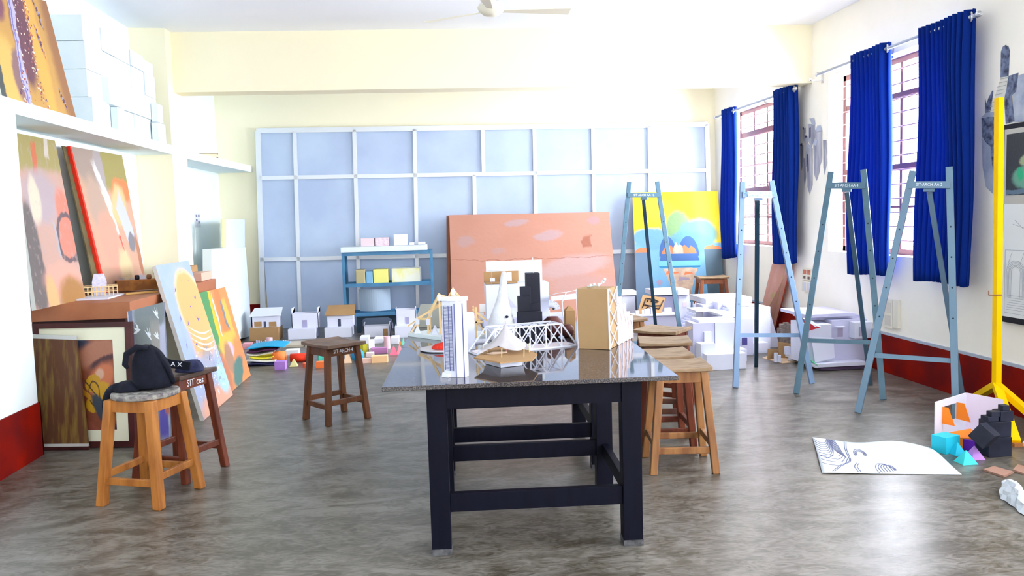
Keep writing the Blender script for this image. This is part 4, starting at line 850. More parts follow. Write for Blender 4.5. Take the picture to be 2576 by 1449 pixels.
# big white terrace model in the middle of the far table
Q = Vector((0, 5.55, 0)); w3 = lambda x, y, d=0: PL(x, y, Q+Vector((0, d, 0)))
t = thing('terrace_model', 'large white card house model with brown card terrace, at the far end of the tables', 'architectural model', (w3(1300, 800).x, 5.6, TZ+.001))
def wbox(x0, x1, yt, yb, d0, d1, m, nm):
    a = w3(x0, yt, d0); c = w3(x1, yt, d0); zb_ = w3(x0, yb, d0).z if yb else TZ+.001; b = MB(); b.box(a.x, c.x, a.y, a.y+(d1-d0), max(zb_, TZ+.001), a.z); return b.build(nm, m, t)
wbox(1216, 1440, 805, None, -.10, .18, mat('lavender_shade_card', (.58, .58, .75), .8), 'base')
wbox(1222, 1380, 716, 803, -.03, .15, WC, 'house_body')
wbox(1222, 1302, 711, 715, -.04, .14, card_b, 'terrace_floor'); wbox(1217, 1304, 684, 710, .10, .112, card_b, 'terrace_wall'); wbox(1222, 1363, 658, 714, .16, .166, foam_w, 'back_sheet')
wbox(1276, 1287, 686, 709, .05, .09, WC, 'stair_block'); wbox(1233, 1245, 700, 709, .0, .02, WC, 'stair_block')
b = MB(); p0_, p1_, p2_ = w3(1276, 745, -.032), w3(1300, 773, -.032), w3(1276, 773, -.032); b.poly([p0_, p2_, p1_]); b.build('painted_shade_cut', mat('lavender_shade_card', (.58, .58, .75)), t, solid=.002)  # flat lavender triangle paints the shade of a cut on the house front
# arched white model to its right with wires
t = thing('arch_model', 'white card arches joined by wire and thread, beside the white terrace model', 'architectural model', (w3(1420, 800).x, 5.45, TZ+.001))
b = MB(); b.hexa([w3(*q) for q in ((1385, 757, -.10), (1452, 752, -.10), (1452, 752, .02), (1385, 757, .02), (1385, 746, -.10), (1448, 738, -.10), (1448, 738, .02), (1385, 746, .02))]); b.build('beam', WC, t)
b = MB(); N_ = 10
for k in range(N_):
    a0 = PI/2*k/N_; a1 = PI/2*(k+1)/N_; c = [w3(1380+20*math.sin(a), 778-14*math.cos(a), -.105) for a in (a0, a1)]; b.bar(c[0], c[1], .02, .05)
b.build('arch_leg', WC, t)
b = MB(); b.tube([w3(1380, 745, -.15), w3(1400, 738, -.15), w3(1425, 735, -.15), w3(1450, 730, -.15)], .002, 5); b.tube([w3(1424, 736, -.2), w3(1414, 760, -.2), w3(1416, 790, -.2), w3(1420, 815, -.2), w3(1422, 840, -.2)], .004, 6); b.tube([w3(1382, 780, -.2), w3(1384, 815, -.2), w3(1386, 838, -.2)], .003, 6); b.build('wire', white_stick, t)['kind'] = 'stuff'

# ================================================================== far end of the room
def gp_(x, y): return g(x, y, 0)
def lav(n='lavender_shade_card'): return mat('lavender_shade_card', (.58, .58, .75), .8)  # lavender card; on white models the tint paints their bluish shade
class Loc:
    """measures along the view at one standing point: px -> metres on the upright plane through it"""
    def __init__(s, x, y, z=0.0): s.p = g(x, y, z); s.z = z
    def w(s, x, y, d=0.0): return pP(x, y, s.p + Vector((0, d, 0)), (0, -1, 0))
    def box(s, b, x0, x1, yt, yb, d0, d1, zb=None):
        a = s.w(x0, yt, d0); c = s.w(x1, yt, d0); z0 = zb if zb is not None else (s.w(x0, yb, d0).z if yb else s.z+.001)
        b.box(a.x, c.x, a.y, a.y+d1-d0, max(z0, s.z+.001), a.z); return a, c
# blue steel rack
L = Loc(868, 838); Yr = 11.6
t = thing('steel_rack', 'blue steel rack standing against the partition, white model boards on top', 'rack', (pY(975, 800, Yr).x, Yr, 0))
blue = mat('blue_enamel_steel', (.07, .22, .38), .4, nz=6, ncol=(.05, .17, .32)); 
xl, xr = pY(866, 700, Yr).x, pY(1090, 700, Yr).x; zt_ = pY(866, 634, Yr).z; zm = pY(866, 712, Yr).z; zl = .28
for x in (xl, xr):
    for y in (Yr-.2, Yr+.2):
        b = MB(); sx = 1 if x == xl else -1; sy = 1 if y < Yr else -1
        b.box(min(x, x+sx*.035), max(x, x+sx*.035), y-.0025, y+.0025, 0, zt_); b.box(x-.0025, x+.0025, min(y, y+sy*.035), max(y, y+sy*.035), 0, zt_); b.build('post', blue, t)
for z in (zt_, zm, zl):
    b = MB(); b.box(xl+.004, xr-.004, Yr-.196, Yr+.196, z-.035, z-.031); b.box(xl+.004, xr-.004, Yr-.197, Yr-.194, z-.05, z+.0); b.box(xl+.004, xr-.004, Yr+.194, Yr+.197, z-.05, z); b.build('shelf', blue, t)
R1 = Loc(960, 600); 
class Pl:
    def __init__(s, Y, z): s.Y = Y; s.z = z
    def box(s, b, x0, x1, yt, yb=None, d0=0, d1=.1):
        a = pY(x0, yt, s.Y+d0); c = pY(x1, yt, s.Y+d0); b.box(a.x, c.x, s.Y+d0, s.Y+d1, s.z, max(a.z, s.z+.004)); return a, c
T_ = Pl(Yr, zt_+.001); b = MB(); T_.box(b, 857, 1075, 623, None, -.22, .2); ob = tag(b.build('model_board', foam_w), 'wide white model board lying on top of the blue rack', 'board')
ztop = ob.location.z + ob.dimensions.z if False else pY(857, 623, Yr-.22).z + .002
T2 = Pl(Yr, ztop)
for x0, x1, yt, m, lab in ((907, 941, 600, mat('pink_wash_card', (.70, .56, .60), .8), 'pinkish card block model, left one on top of the rack'), (943, 978, 598, mat('pink_print_card', (.74, .62, .72), .8, nz=30, ncol=(.6, .45, .5)), 'pink and white folded card model, second on top of the rack'), (990, 1024, 590, WC, 'tall white card cube model on top of the rack'), (1030, 1042, 610, WC, 'low white card strip model right of the white cube on the rack'), (1052, 1070, 609, WC, 'tiny white card piece at the right end of the rack top')):
    b = MB(); T2.box(b, x0, x1, yt, None, -.08, .1)
    p = pY(x0, yt, Yr-.08); q = pY(x1, yt, Yr-.08)
    tag(b.build('card_model', m, bevel=.002), lab, 'architectural model')
T3 = Pl(Yr, zm-.028)
for x0, x1, yt, m, lab in ((894, 918, 679, mat('tan_wrap', (.46, .40, .22), .5), 'tan paper bundle, leftmost on the middle rack shelf'), (920, 937, 683, mat('blue_wrap', (.22, .45, .68), .5), 'blue bundle between the tan and yellow ones on the rack shelf'), (938, 976, 678, mat('yellow_wrap', (.82, .78, .22), .4), 'yellow paper bundle in the middle of the rack shelf')):
    b = MB(); T3.box(b, x0, x1, yt, None, -.12, .08); tag(b.build('wrapped_bundle', m, bevel=.012, bseg=3), lab, 'bundle')
t = thing('wrapped_bundle', 'yellow box wrapped in clear plastic, right one on the middle rack shelf', 'bundle', (pY(1020, 712, Yr).x, Yr, zm-.028))
b = MB(); T3.box(b, 985, 1055, 677, None, -.12, .08); b.build('box', mat('yellow_print_box', (.84, .80, .16), .4, nz=6, ncol=(.85, .86, .70), nmix=.7), t, bevel=.006)
gl_wrap = mat('clear_film', (.85, .88, .92), .1, transl=0); gl_wrap.node_tree.nodes['Principled BSDF'].inputs['Alpha'].default_value = .25
b = MB(); T3.box(b, 983, 1059, 674, None, -.13, .09); b.build('plastic_film', gl_wrap, t, bevel=.02, bseg=3)
# curved grey-blue sheet below the middle shelf, flat pale pieces
b = MB(); n = 14; Yc = Yr-.05; xa, xb = pY(905, 760, Yc).x, pY(982, 760, Yc).x; top = zm-.09
for k in range(n):
    u0, u1 = k/n, (k+1)/n; f = lambda u: (xa+(xb-xa)*u, Yc-.10*math.sin(PI*u), zl+.01-.0)
    a, c = f(u0), f(u1); b.poly([(a[0], a[1], a[2]), (c[0], c[1], c[2]), (c[0], c[1], top), (a[0], a[1], top)])
tag(b.build('curved_sheet', mat('grey_blue_sheet', (.33, .42, .52), .7), solid=.006), 'curved grey-blue sheet standing on the bottom shelf of the rack', 'sheet')

# row of small white house models
def house(nm, label, x0, x1, yr, ye, yb, Lc, dep, roof='white', windows=(), door=None, plinth=None, rm=None):
    t = thing('house_model', label, 'house model', (Lc.w((x0+x1)/2, yb).x, Lc.p.y, 0))
    z0 = .001
    if plinth:
        px0, px1, pyt, pm = plinth; b = MB(); a, c = Lc.box(b, px0, px1, pyt, None, -.06, dep+.04); b.build('plinth', pm, t, bevel=.002); z0 = a.z+.001
    a = Lc.w(x0, ye, .02); c = Lc.w(x1, ye, .02); zr = Lc.w(x0, yr, dep*.6).z
    b = MB(); y0, y1 = a.y, a.y+dep
    if roof == 'open':
        w = .008
        for q in ((a.x, c.x, y0, y0+w), (a.x, c.x, y1-w, y1), (a.x, a.x+w, y0, y1), (c.x-w, c.x, y0, y1)): b.box(*q, z0, a.z if q[3] < y1-.01 or q[2] > y0+.01 else zr)
        b.hexa([(c.x-w, y0, a.z), (c.x, y0, a.z), (c.x, y1, a.z), (c.x-w, y1, a.z), (c.x-w, y0, a.z+.001), (c.x, y0, a.z+.001), (c.x, y1, zr), (c.x-w, y1, zr)]); b.hexa([(a.x, y0, a.z), (a.x+w, y0, a.z), (a.x+w, y1, a.z), (a.x, y1, a.z), (a.x, y0, a.z+.001), (a.x+w, y0, a.z+.001), (a.x+w, y1, zr), (a.x, y1, zr)])
        b.build('walls', WC, t)
    else:
        b.hexa([(a.x, y0, z0), (c.x, y0, z0), (c.x, y1, z0), (a.x, y1, z0), (a.x, y0, a.z), (c.x, y0, a.z), (c.x, y1, zr), (a.x, y1, zr)]); b.build('walls', WC, t)
        b = MB(); o = .03; b.hexa([(a.x-o, y0-o, a.z-.002), (c.x+o, y0-o, a.z-.002), (c.x+o*.5, y1, zr+.002), (a.x-o*.2, y1, zr+.002), (a.x-o, y0-o, a.z+.006), (c.x+o, y0-o, a.z+.006), (c.x+o*.5, y1, zr+.010), (a.x-o*.2, y1, zr+.010)]); b.build('roof', rm or WC, t)
    for wx0, wx1, wy0, wy1 in windows:
        p = Lc.w(wx0, wy1, .018); q = Lc.w(wx1, wy0, .018); b = MB(); b.box(p.x, q.x, y0-.003, y0+.002, p.z, q.z); b.build('window', card_b, t)
    if door:
        p = Lc.w(door[0], door[3], .018); q = Lc.w(door[1], door[2], .018); b = MB(); b.box(p.x, q.x, y0-.003, y0+.002, max(p.z, z0), q.z); b.build('door', mat('dark_lavender_opening', (.36, .34, .52), .8) if len(door) < 5 else door[4], t)
    return t
dk_op = mat('dark_opening', (.06, .07, .12), .8)
house('h', 'white house model with two brown windows on a cardboard box, first by the wall', 634, 702, 779, 796, 826, Loc(660, 856), .22, windows=((640, 658, 809, 822), (677, 695, 809, 822)), door=(664, 669, 809, 826, dk_op), plinth=(626, 700, 827, card_b))
house('h', 'white open-topped house model with one doorway, second from the left wall', 733, 800, 774, 790, 824, Loc(760, 852), .24, roof='open', door=(761, 772, 805, 824), plinth=(724, 793, 829, WC))
house('h', 'white house model with a brown cardboard roof, third from the left wall', 823, 887, 772, 794, 821, Loc(850, 848), .24, door=(851, 857, 802, 821, dk_op), plinth=(816, 884, 826, WC), rm=card_b)
house('h', 'low white house model with a brown slot and brown door under the black stand', 915, 981, 812, 822, 846, Loc(948, 848), .2, roof='open', door=(964, 975, 827, 846, card_b))
house('h', 'white house model with a thin mast on a white plinth, right of the black stand', 995, 1046, 774, 780, 816, Loc(1015, 848), .2, roof='open', door=(1020, 1029, 797, 815), plinth=(993, 1040, 822, WC))
L = Loc(1014, 846); b = MB(); a = L.w(1014, 780, .05); c = L.w(1016, 753, .05); b.box(a.x-.012, a.x+.012, a.y+.02, a.y+.03, a.z-.16, c.z); 
b.bm.free()
# black stand
L = Loc(945, 842); Lp = L.p; x0, x1 = L.w(893, 800).x, L.w(996, 800).x; zt2 = L.w(940, 797).z
t = thing('black_stand', 'low black stand with curved brackets, between the small white house models', 'stand', ((x0+x1)/2, Lp.y+.28, 0)); bb = mat('blue_black_paint', (.012, .035, .06), .4)
b = MB(); b.box(x0, x1, Lp.y+.24, Lp.y+.46, zt2-.04, zt2); b.build('top', bb, t, bevel=.004)
for sx, xx in ((1, x0), (-1, x1)):
    b = MB(); xi = xx+sx*.05; lo, hi = min(xx, xi), max(xx, xi); b.box(lo, hi, Lp.y+.25, Lp.y+.45, 0, zt2-.041); b.build('leg', bb, t)
    b = MB(); P = [(xi, 0), (xi+sx*.07, 0), (xi+sx*.02, -.03), (xi, -.09)]; b.prism([(p[0], p[1]) for p in P], (0, .18), M=Matrix.Translation((0, Lp.y+.44, zt2-.041)) @ Matrix.Rotation(PI/2, 4, 'X')); b.build('bracket', bb, t)
# lavender flat models behind
L = Loc(1000, 838); b = MB(); a = L.w(985, 786, .5); c = L.w(1060, 786, .5)
b.box(a.x, c.x, a.y, a.y+.3, .002, .10); tag(b.build('flat_card_model', lav()), 'flat lavender model base on the floor behind the mast house', 'architectural model')

# ------------------------------------------------------------------ coloured blocks on the floor
def blk(kind, x0, x1, yt, yb, col, label, d=None, rough=.55, rz=0.0, name=None, cat='block', group=None):
    L = Loc((x0+x1)/2, yb); a = L.w(x0, yt); c = L.w(x1, yt); w = c.x-a.x; h = max(a.z, .01); d = d or w; cx0 = (a.x+c.x)/2; y = L.p.y+d/2
    m = mat('card_%02x%02x%02x' % tuple(int(255*q) for q in col), col, rough); b = MB(); M = Matrix.Translation((cx0, y, .001)) @ Matrix.Rotation(rz, 4, 'Z')
    if kind == 'box': b.box(-w/2, w/2, -d/2, d/2, 0, h, M=M)
    elif kind == 'pyr': b.hexa([M @ Vector(v) for v in ((-w/2, -d/2, 0), (w/2, -d/2, 0), (w/2, d/2, 0), (-w/2, d/2, 0), (-.002, -.002, h), (.002, -.002, h), (.002, .002, h), (-.002, .002, h))])
    elif kind == 'cyl': b.lathe([(w/2, 0), (w/2, h)], 28, M=M.to_3x3(), c=M.translation, smooth=False)
    elif kind == 'cone': b.lathe([(w/2, 0), (.003, h)], 24, c=M.translation)
    elif kind == 'lcyl': b.tube([M @ Vector((-w/2, 0, h/2)), M @ Vector((w/2, 0, h/2))], h/2, 20)
    elif kind == 'sph': b.lathe([(w/2*math.sin(PI*k/12)+.001, w/2-w/2*math.cos(PI*k/12)) for k in range(13)], 24, c=M.translation)
    elif kind == 'hex': b.prism([(w/2*math.cos(PI/3*k+.3), w/2*math.sin(PI/3*k+.3)) for k in range(6)], h, M=M)
    elif kind == 'pent': b.prism([(-w/2, 0), (w/2*.6, 0), (w/2, h*.6), (0, h), (-w/2, h*.5)], d, M=M @ Matrix.Translation((0, d/2, 0)) @ Matrix.Rotation(PI/2, 4, 'X'))
    elif kind == 'wedge': b.hexa([M @ Vector(v) for v in ((-w/2, -d/2, 0), (w/2, -d/2, 0), (w/2, d/2, 0), (-w/2, d/2, 0), (-w/2, -d/2, h), (-w/2+.01, -d/2, h), (-w/2+.01, d/2, h), (-w/2, d/2, h))])
    return tag(b.build(name or {'box': 'card_block', 'pyr': 'card_pyramid', 'cyl': 'card_cylinder', 'lcyl': 'card_cylinder', 'cone': 'card_cone', 'sph': 'ball', 'hex': 'card_prism', 'pent': 'card_prism', 'wedge': 'card_wedge'}[kind], m), label, cat, group)
blk('cyl', 667, 684, 851, 876, (.78, .50, .56), 'pink and white card cylinder standing behind the striped folded sheets')
blk('box', 639, 656, 868, 880, (.04, .16, .60), 'small blue card block behind the cyan sheet')
blk('box', 610, 632, 865, 878, (.90, .40, .46), 'pink card block at the left end beside the green painting')
blk('box', 718, 750, 882, 894, (.90, .92, .95), 'flat white card block behind the red cylinder', .14)
blk('lcyl', 727, 768, 893, 914, (.80, .04, .01), 'red card cylinder lying on its side')
blk('pyr', 727, 747, 905, 923, (.72, .68, .30), 'small olive yellow pyramid in front of the red cylinder')
blk('cone', 769, 780, 878, 912, (.80, .16, .05), 'red-orange cone just left of the lone stool')
blk('hex', 796, 812, 886, 910, (.08, .60, .46), 'green prism seen between the legs of the lone stool')
blk('box', 811, 823, 888, 909, (.18, .80, .72), 'turquoise block seen between the legs of the lone stool', .08)
blk('box', 794, 830, 912, 926, (.90, .20, .05), 'orange-red bar lying under the lone stool', .09)
blk('cyl', 760, 781, 915, 925, (.85, .16, .06), 'flat red disc left of the lone stool')
blk('lcyl', 684, 715, 887, 915, (.92, .24, .06), 'orange card cylinder lying at the end of the folded sheets')
blk('box', 690, 717, 911, 931, (.42, .22, .70), 'violet box with a dark notch in front of the orange cylinder', .1)
blk('pyr', 862, 884, 882, 914, (.88, .64, .42), 'peach prism behind the right legs of the lone stool')
blk('sph', 880, 914, 878, 913, (.02, .28, .62), 'blue ball between the legs of the lone stool')
blk('box', 906, 934, 904, 914, (.92, .62, .50), 'flat peach block right of the blue ball', .08)
blk('box', 934, 975, 897, 913, (.92, .58, .30), 'orange peach block with a white end, front row', .1)
blk('box', 921, 940, 889, 898, (.84, .68, .66), 'pale pink block behind the orange peach block', .1)
blk('hex', 904, 928, 868, 889, (.60, .56, .04), 'olive yellow prism right of the lone stool seat')
blk('box', 926, 941, 855, 888, (.92, .90, .94), 'white upright slab leaning beside the olive prism', .04, rz=.2)
blk('box', 935, 974, 877, 890, (.46, .20, .42), 'violet-brown bar right of the white slab', .09)
blk('cyl', 964, 981, 848, 878, (.72, .48, .54), 'pink and white cylinder standing right of the white slab')
blk('pyr', 979, 1000, 872, 893, (.92, .18, .28), 'red-pink pyramid near the far left edge of the table')
blk('pyr', 996, 1013, 868, 892, (.95, .28, .34), 'second red-pink pyramid, closest to the table edge')
blk('pyr', 1010, 1018, 850, 868, (.20, .72, .56), 'small green pyramid near the table edge')
blk('box', 1004, 1011, 860, 868, (.95, .40, .10), 'tiny orange block near the table edge')
for x0, x1, yt, yb, lab in ((905, 927, 850, 866, 'white flat card base behind the olive prism'), (941, 962, 853, 864, 'grey-white card base left of the standing pink cylinder'), (983, 1003, 851, 866, 'white card base right of the standing pink cylinder')):
    blk('box', x0, x1, yt, yb, (.78, .80, .90), lab, .25, name='flat_card_model', cat='architectural model')
blk('box', 712, 764, 869, 874, (.52, .46, .36), 'flat brown card sheet on the floor behind the blocks', .35, name='card_sheet', cat='card sheet')
blk('box', 768, 800, 870, 875, (.50, .45, .36), 'second flat brown card sheet, behind the lone stool seat', .35, name='card_sheet', cat='card sheet')
# comb-like white strips
L = Loc(690, 870); b = MB(); a = L.w(645, 868)
t = thing('comb_model', 'row of thin lavender-white card strips standing on the floor behind the blocks', 'architectural model', (L.p.x, L.p.y, 0)); b = MB()
for k in range(16):
    p = L.w(646+k*5.6, 868, .02*(k % 3)); q = L.w(646+k*5.6, 856+(k % 4), .02*(k % 3)); b.box(p.x-.007, p.x+.007, p.y, p.y+.02, .008, max(q.z, .05))
p = L.w(642, 868); q = L.w(735, 868); b.box(p.x, q.x, p.y-.02, p.y+.1, .001, .008); b.build('strips', lav(), t)['kind'] = 'stuff'
# striped folded sheets
L = Loc(660, 922); base = L.p
cols = [('cyan', (.0, .36, .66)), ('maroon', (.10, .02, .08)), ('pale', (.75, .70, .62)), ('teal', (.0, .30, .36)), ('yellow', (.80, .72, .04)), ('white', (.88, .88, .86)), ('navy', (.03, .03, .10))]
lay = [(612, 700, 917, 6, .0, 'navy'), (616, 690, 911, 2, .1, 'white'), (622, 684, 906, 1, .2, 'yellow'), (614, 680, 900, -2, .05, 'pale'), (612, 690, 894, 0, .1, 'maroon'), (610, 706, 886, -3, .15, 'cyan')]
zc = .001
for i, (x0, x1, y, tilt, off, cn) in enumerate(lay):
    a = L.w(x0, 920); c = L.w(x1, 920); th = .022; b = MB(); yy = base.y+.02+.04*i; sl = .016
    n = 8; h = []
    for k in range(n+1):
        u = k/n; X = a.x+(c.x-a.x)*u; z = zc + .010*math.sin(u*5+i) + .010
        h.append((X, z))
    for k in range(n): (X0, z0), (X1, z1) = h[k], h[k+1]; b.hexa([(X0, yy, z0), (X1, yy, z1), (X1, yy+.42, z1), (X0, yy+.42, z0), (X0, yy, z0+.010), (X1, yy, z1+.010), (X1, yy+.42, z1+.010), (X0, yy+.42, z0+.010)])
    tag(b.build('painted_sheet', mat('sheet_'+cn, dict(cols)[cn], .5)), {'navy': 'dark navy folded sheet at the bottom of the pile by the green painting', 'white': 'white folded sheet near the bottom of the pile by the green painting', 'yellow': 'yellow folded sheet in the pile by the green painting', 'pale': 'pale beige folded sheet in the pile by the green painting', 'maroon': 'thin maroon sheet just under the cyan sheet', 'cyan': 'bright cyan sheet on top of the pile beside the green painting'}[cn], 'sheet', 'painted sheets in the pile')
    zc += .031

# ------------------------------------------------------------------ big boards against the partition
a8 = math.radians(9); nb = Vector((-.105, -math.cos(a8), math.sin(a8))).normalized()
def leanB(pts, p0): 
    P = [pP(x, y, p0, nb) for x, y in pts]
    for i in (0, 1): k = (.002-P[i].z)/(P[3-i].z-P[i].z); P[i] = P[i] + (P[3-i]-P[i])*k
    return P
P = leanB([(1138, 800), (1556, 790), (1532, 533), (1130, 541)], Vector((1.4, 11.35, 0)))
bp_ = paint('pinkish_board_paint', (.74, .42, .32), [('N', 3, .55, .15, (.70, .38, .27), .6), ('E', .42, .92, .07, .03, 0, .5, (.66, .50, .52), .8), ('E', .62, .80, .09, .04, 10, .5, (.66, .50, .52), .8), ('E', .90, .93, .04, .03, 0, .5, (.62, .42, .44), .8), ('E', .10, .76, .06, .04, 0, .5, (.66, .46, .44), .8), ('E', .30, .68, .05, .03, 0, .5, (.66, .46, .44), .6), ('E', .75, .52, .22, .09, 15, .6, (.72, .52, .50), .9), ('R', .5, .60, .5, .004, 0, .5, (.45, .16, .10), .5), ('R', .85, .74, .02, .05, 0, .5, (.50, .18, .10), .8), ('E', .80, .35, .2, .10, 0, .6, (.70, .46, .42), .8)], .03, 7)
picture('plywood_board', P, .055, bp_, mat('red_brown_edge', (.30, .08, .04), .7), 'large pinkish-brown plywood board leaning against the partition behind the tables', 'board')
P = leanB([(1604, 815), (1826, 800), (1806, 481), (1591, 484)], Vector((3.3, 11.25, 0)))
yp = paint('yellow_smoke_paint', (.98, .82, .0), [('E', .30, .86, .16, .10, 0, .8, (1.0, .72, .10), .5), ('R', .5, .30, .7, .30, 0, .06, (.30, .58, .80)), ('E', .20, .64, .22, .085, 0, .3, (.26, .52, .72)), ('E', .52, .72, .15, .13, 0, .3, (.36, .55, .28)), ('E', .74, .67, .22, .12, 0, .3, (.26, .50, .46)), ('E', .62, .60, .26, .09, 0, .4, (.22, .50, .66))], .025, 6)
t = thing('canvas_painting', 'yellow and blue painting of a steaming bowl, leaning by the far window', 'painting', P[0])
b = MB(); ny = quad_slab(b, P, .035)
def pg(pts, mi, lift=.001): b.poly([(P[0]*(1-u)+P[1]*u)*(1-v)+(P[3]*(1-u)+P[2]*u)*v + ny*lift for u, v in pts], mi)
def mound(cx, cy, rx, ry, mi, lift, n=14, j=.0, sd=1):
    r_ = random.Random(sd); pg([(cx+rx*math.cos(PI*k/n), cy+ry*math.sin(PI*k/n)*(1+r_.uniform(-j, j))) for k in range(n+1)], mi, lift)
pg([(.0, .0), (.18, .0), (.18, .535), (.0, .535)], 2); pg([(.82, .0), (1.0, .0), (1.0, .555), (.80, .55)], 3)
mound(.09, .535, .09, .035, 4, .0012, j=.2, sd=2); mound(.90, .55, .10, .032, 4, .0012, j=.2, sd=3)
mound(.38, .50, .10, .155, 5, .001); mound(.62, .50, .12, .155, 5, .001); pg([(.28, .455), (.74, .455), (.72, .52), (.30, .52)], 5, .0012)
mound(.40, .52, .09, .055, 4, .0014, j=.25, sd=4); mound(.60, .52, .11, .055, 4, .0014, j=.3, sd=5); mound(.50, .52, .06, .09, 6, .0016, 8, .3, 6)
pg([(.27, .425), (.75, .425), (.75, .465), (.27, .465)], 7, .0016); pg([(.28, .412), (.74, .412), (.75, .426), (.27, .426)], 8, .0017)
pg([(.32, .405), (.71, .405), (.64, .26), (.60, .14), (.45, .14), (.40, .26)], 6, .0013); mound(.52, .385, .19, .04, 6, .0014, 9, .3, 8)
for u0, v0, u1, v1, mi in ((.34, .36, .50, .38, 4), (.48, .31, .62, .335, 9), (.42, .22, .56, .25, 9), (.55, .355, .66, .375, 4)): pg([(u0, v0), (u1, v0+.01), (u1-.02, v1), (u0+.02, v1+.008)], mi, .0016)
for u, v, r, mi in ((.27, .30, .035, 9), (.36, .20, .028, 10), (.72, .26, .045, 9)): mound(u, v, r, .022, mi, .0014); pg([(u-.006, v), (u+.006, v), (u+.008, .02), (u-.004, .02)], 9, .0012); pg([(u-r, v+.001), (u+r, v+.001), (u+.005, v-.02), (u-.005, v-.02)], mi, .0013)
pm_ = lambda n, c: mat('volcano_'+n, c, .6)
b.build('canvas', [yp, mat('pink_grey_edge', (.45, .36, .34), .7), pm_('slate', (.13, .20, .29)), pm_('dark_slate', (.08, .13, .17)), pm_('flame', (.80, .19, .08)), pm_('indigo', (.05, .12, .30)), mat('volcano_cream', (.66, .48, .34), .7, nz=9, ncol=(.48, .34, .26), nmix=.7), pm_('cyan_rim', (.16, .44, .66)), pm_('teal_rim', (.03, .20, .38)), pm_('mauve', (.34, .27, .36)), pm_('dull_yellow', (.66, .56, .08))], t)
# second board behind the big one
P = leanB([(1124, 800), (1400, 795), (1400, 536), (1123, 542)], Vector((1.4, 11.43, 0)))
picture('plywood_board', P, .02, mat('red_brown_board', (.30, .11, .06), .7, nz=3, ncol=(.24, .08, .04)), mat('red_brown_edge', (.30, .08, .04)), 'darker red-brown board showing at the left edge behind the large plywood board', 'board')

# ------------------------------------------------------------------ white models on the floor, right of the tables
def mdl(label, cat, x, y, name='house_model'): L = Loc(x, y); return L, thing(name, label, cat, (L.p.x, L.p.y, 0))
L, t = mdl('white card box model with a lid, just right of the card tower', 'architectural model', 1582, 818)
b = MB(); L.box(b, 1565, 1598, 746, None, 0, .2); b.build('body', WC, t)
b = MB(); a = L.w(1561, 744, -.02); c = L.w(1601, 731, -.02); b.box(a.x, c.x, a.y, a.y+.24, a.z, c.z); b.build('lid', WC, t, bevel=.002)
L, t = mdl('long white card model with roof slab and side box before the yellow painting', 'architectural model', 1690, 826)
b = MB(); L.box(b, 1646, 1700, 747, None, .12, .40); b.build('hall', lav(), t); b = MB(); L.box(b, 1708, 1735, 744, None, -.02, .38); b.build('side_box', WC, t)
b = MB(); a = L.w(1643, 743, -.03); c = L.w(1705, 729, -.03); b.box(a.x, c.x, a.y, a.y+.40, a.z, c.z); b.build('roof', WC, t); b = MB(); a = L.w(1702, 743, -.05); c = L.w(1734, 728, -.05); b.box(a.x+.02, c.x, a.y, a.y+.45, a.z+.002, c.z); b.build('roof', WC, t)
b = MB(); L.box(b, 1718, 1727, 761, 772, -.025, -.019); b.build('door', mat('pink_opening', (.72, .60, .66), .8), t)
# card relief on a white tray
L, t = mdl('brown card relief with black twig figures on a white tray', 'architectural model', 1625, 838, 'relief_model')
b = MB(); a, c = L.box(b, 1578, 1702, 797, None, 0, .27); b.build('tray', lav(), t); zt3 = a.z+.002
b = MB(); L.box(b, 1575, 1706, 795, 798, -.02, .29); b.build('tray_top', WC, t)
zz_ = L.w(1600, 795, -.02).z; P = [L.w(1602, 791, .12), L.w(1664, 797, .12), L.w(1674, 749, .20), L.w(1617, 742, .20)]; P[0].z = P[1].z = zz_+.002
b = MB(); nrel = quad_slab(b, P, .008); b.build('card_panel', [card_b]*2, t)
b = MB(); tw = mat('black_twig', (.03, .02, .02), .7)
f_ = lambda u, v: (P[0]*(1-u)+P[1]*u)*(1-v)+(P[3]*(1-u)+P[2]*u)*v + nrel*.004
for seg_ in (((.15, .35), (.18, .85)), ((.18, .85), (.55, .82)), ((.2, .5), (.5, .45)), ((.55, .82), (.75, .72)), ((.75, .72), (.5, .62)), ((.85, .3), (.95, .85)), ((.5, .45), (.9, .5)), ((.3, .3), (.42, .45)), ((.3, .82), (.27, .66)), ((.45, .83), (.44, .68)), ((.62, .35), (.85, .28))): b.tube([f_(*seg_[0]), f_(*seg_[1])], .007, 6)
b.build('twigs', tw, t)['kind'] = 'stuff'
for x0, x1, yt in ((1600, 1608, 782), (1616, 1621, 780), (1622, 1636, 778), (1638, 1648, 774), (1672, 1690, 775)):
    a = L.w(x0, yt, .06); c = L.w(x1, yt, .06); b = MB(); b.box(a.x, c.x, a.y, a.y+.04, zz_+.002, a.z); b.build('white_piece', WC, t)
# white stair
L, t = mdl('white card stair model rising behind the second easel leg', 'architectural model', 1735, 835, 'stair_model')
b = MB(); n = 8; a = L.w(1715, 800, 0); c = L.w(1756, 783, 0)
for k in range(n): x0 = a.x+(c.x-a.x)*k/n; b.box(x0, c.x, L.p.y, L.p.y+.3, .001+(.0 if k == 0 else (c.z)*k/n+.001), c.z*(k+1)/n)
b.build('stair', WC, t); b = MB(); L.box(b, 1745, 1754, 765, 783, .1, .14); 
for k in range(5): p = L.w(1737+k*4, 778, .2); q = L.w(1737+k*4, 760, .2); b.tube([(p.x, p.y, c.z), (p.x, p.y, q.z)], .0025, 5)
b.build('rail', WC, t)['kind'] = 'stuff'
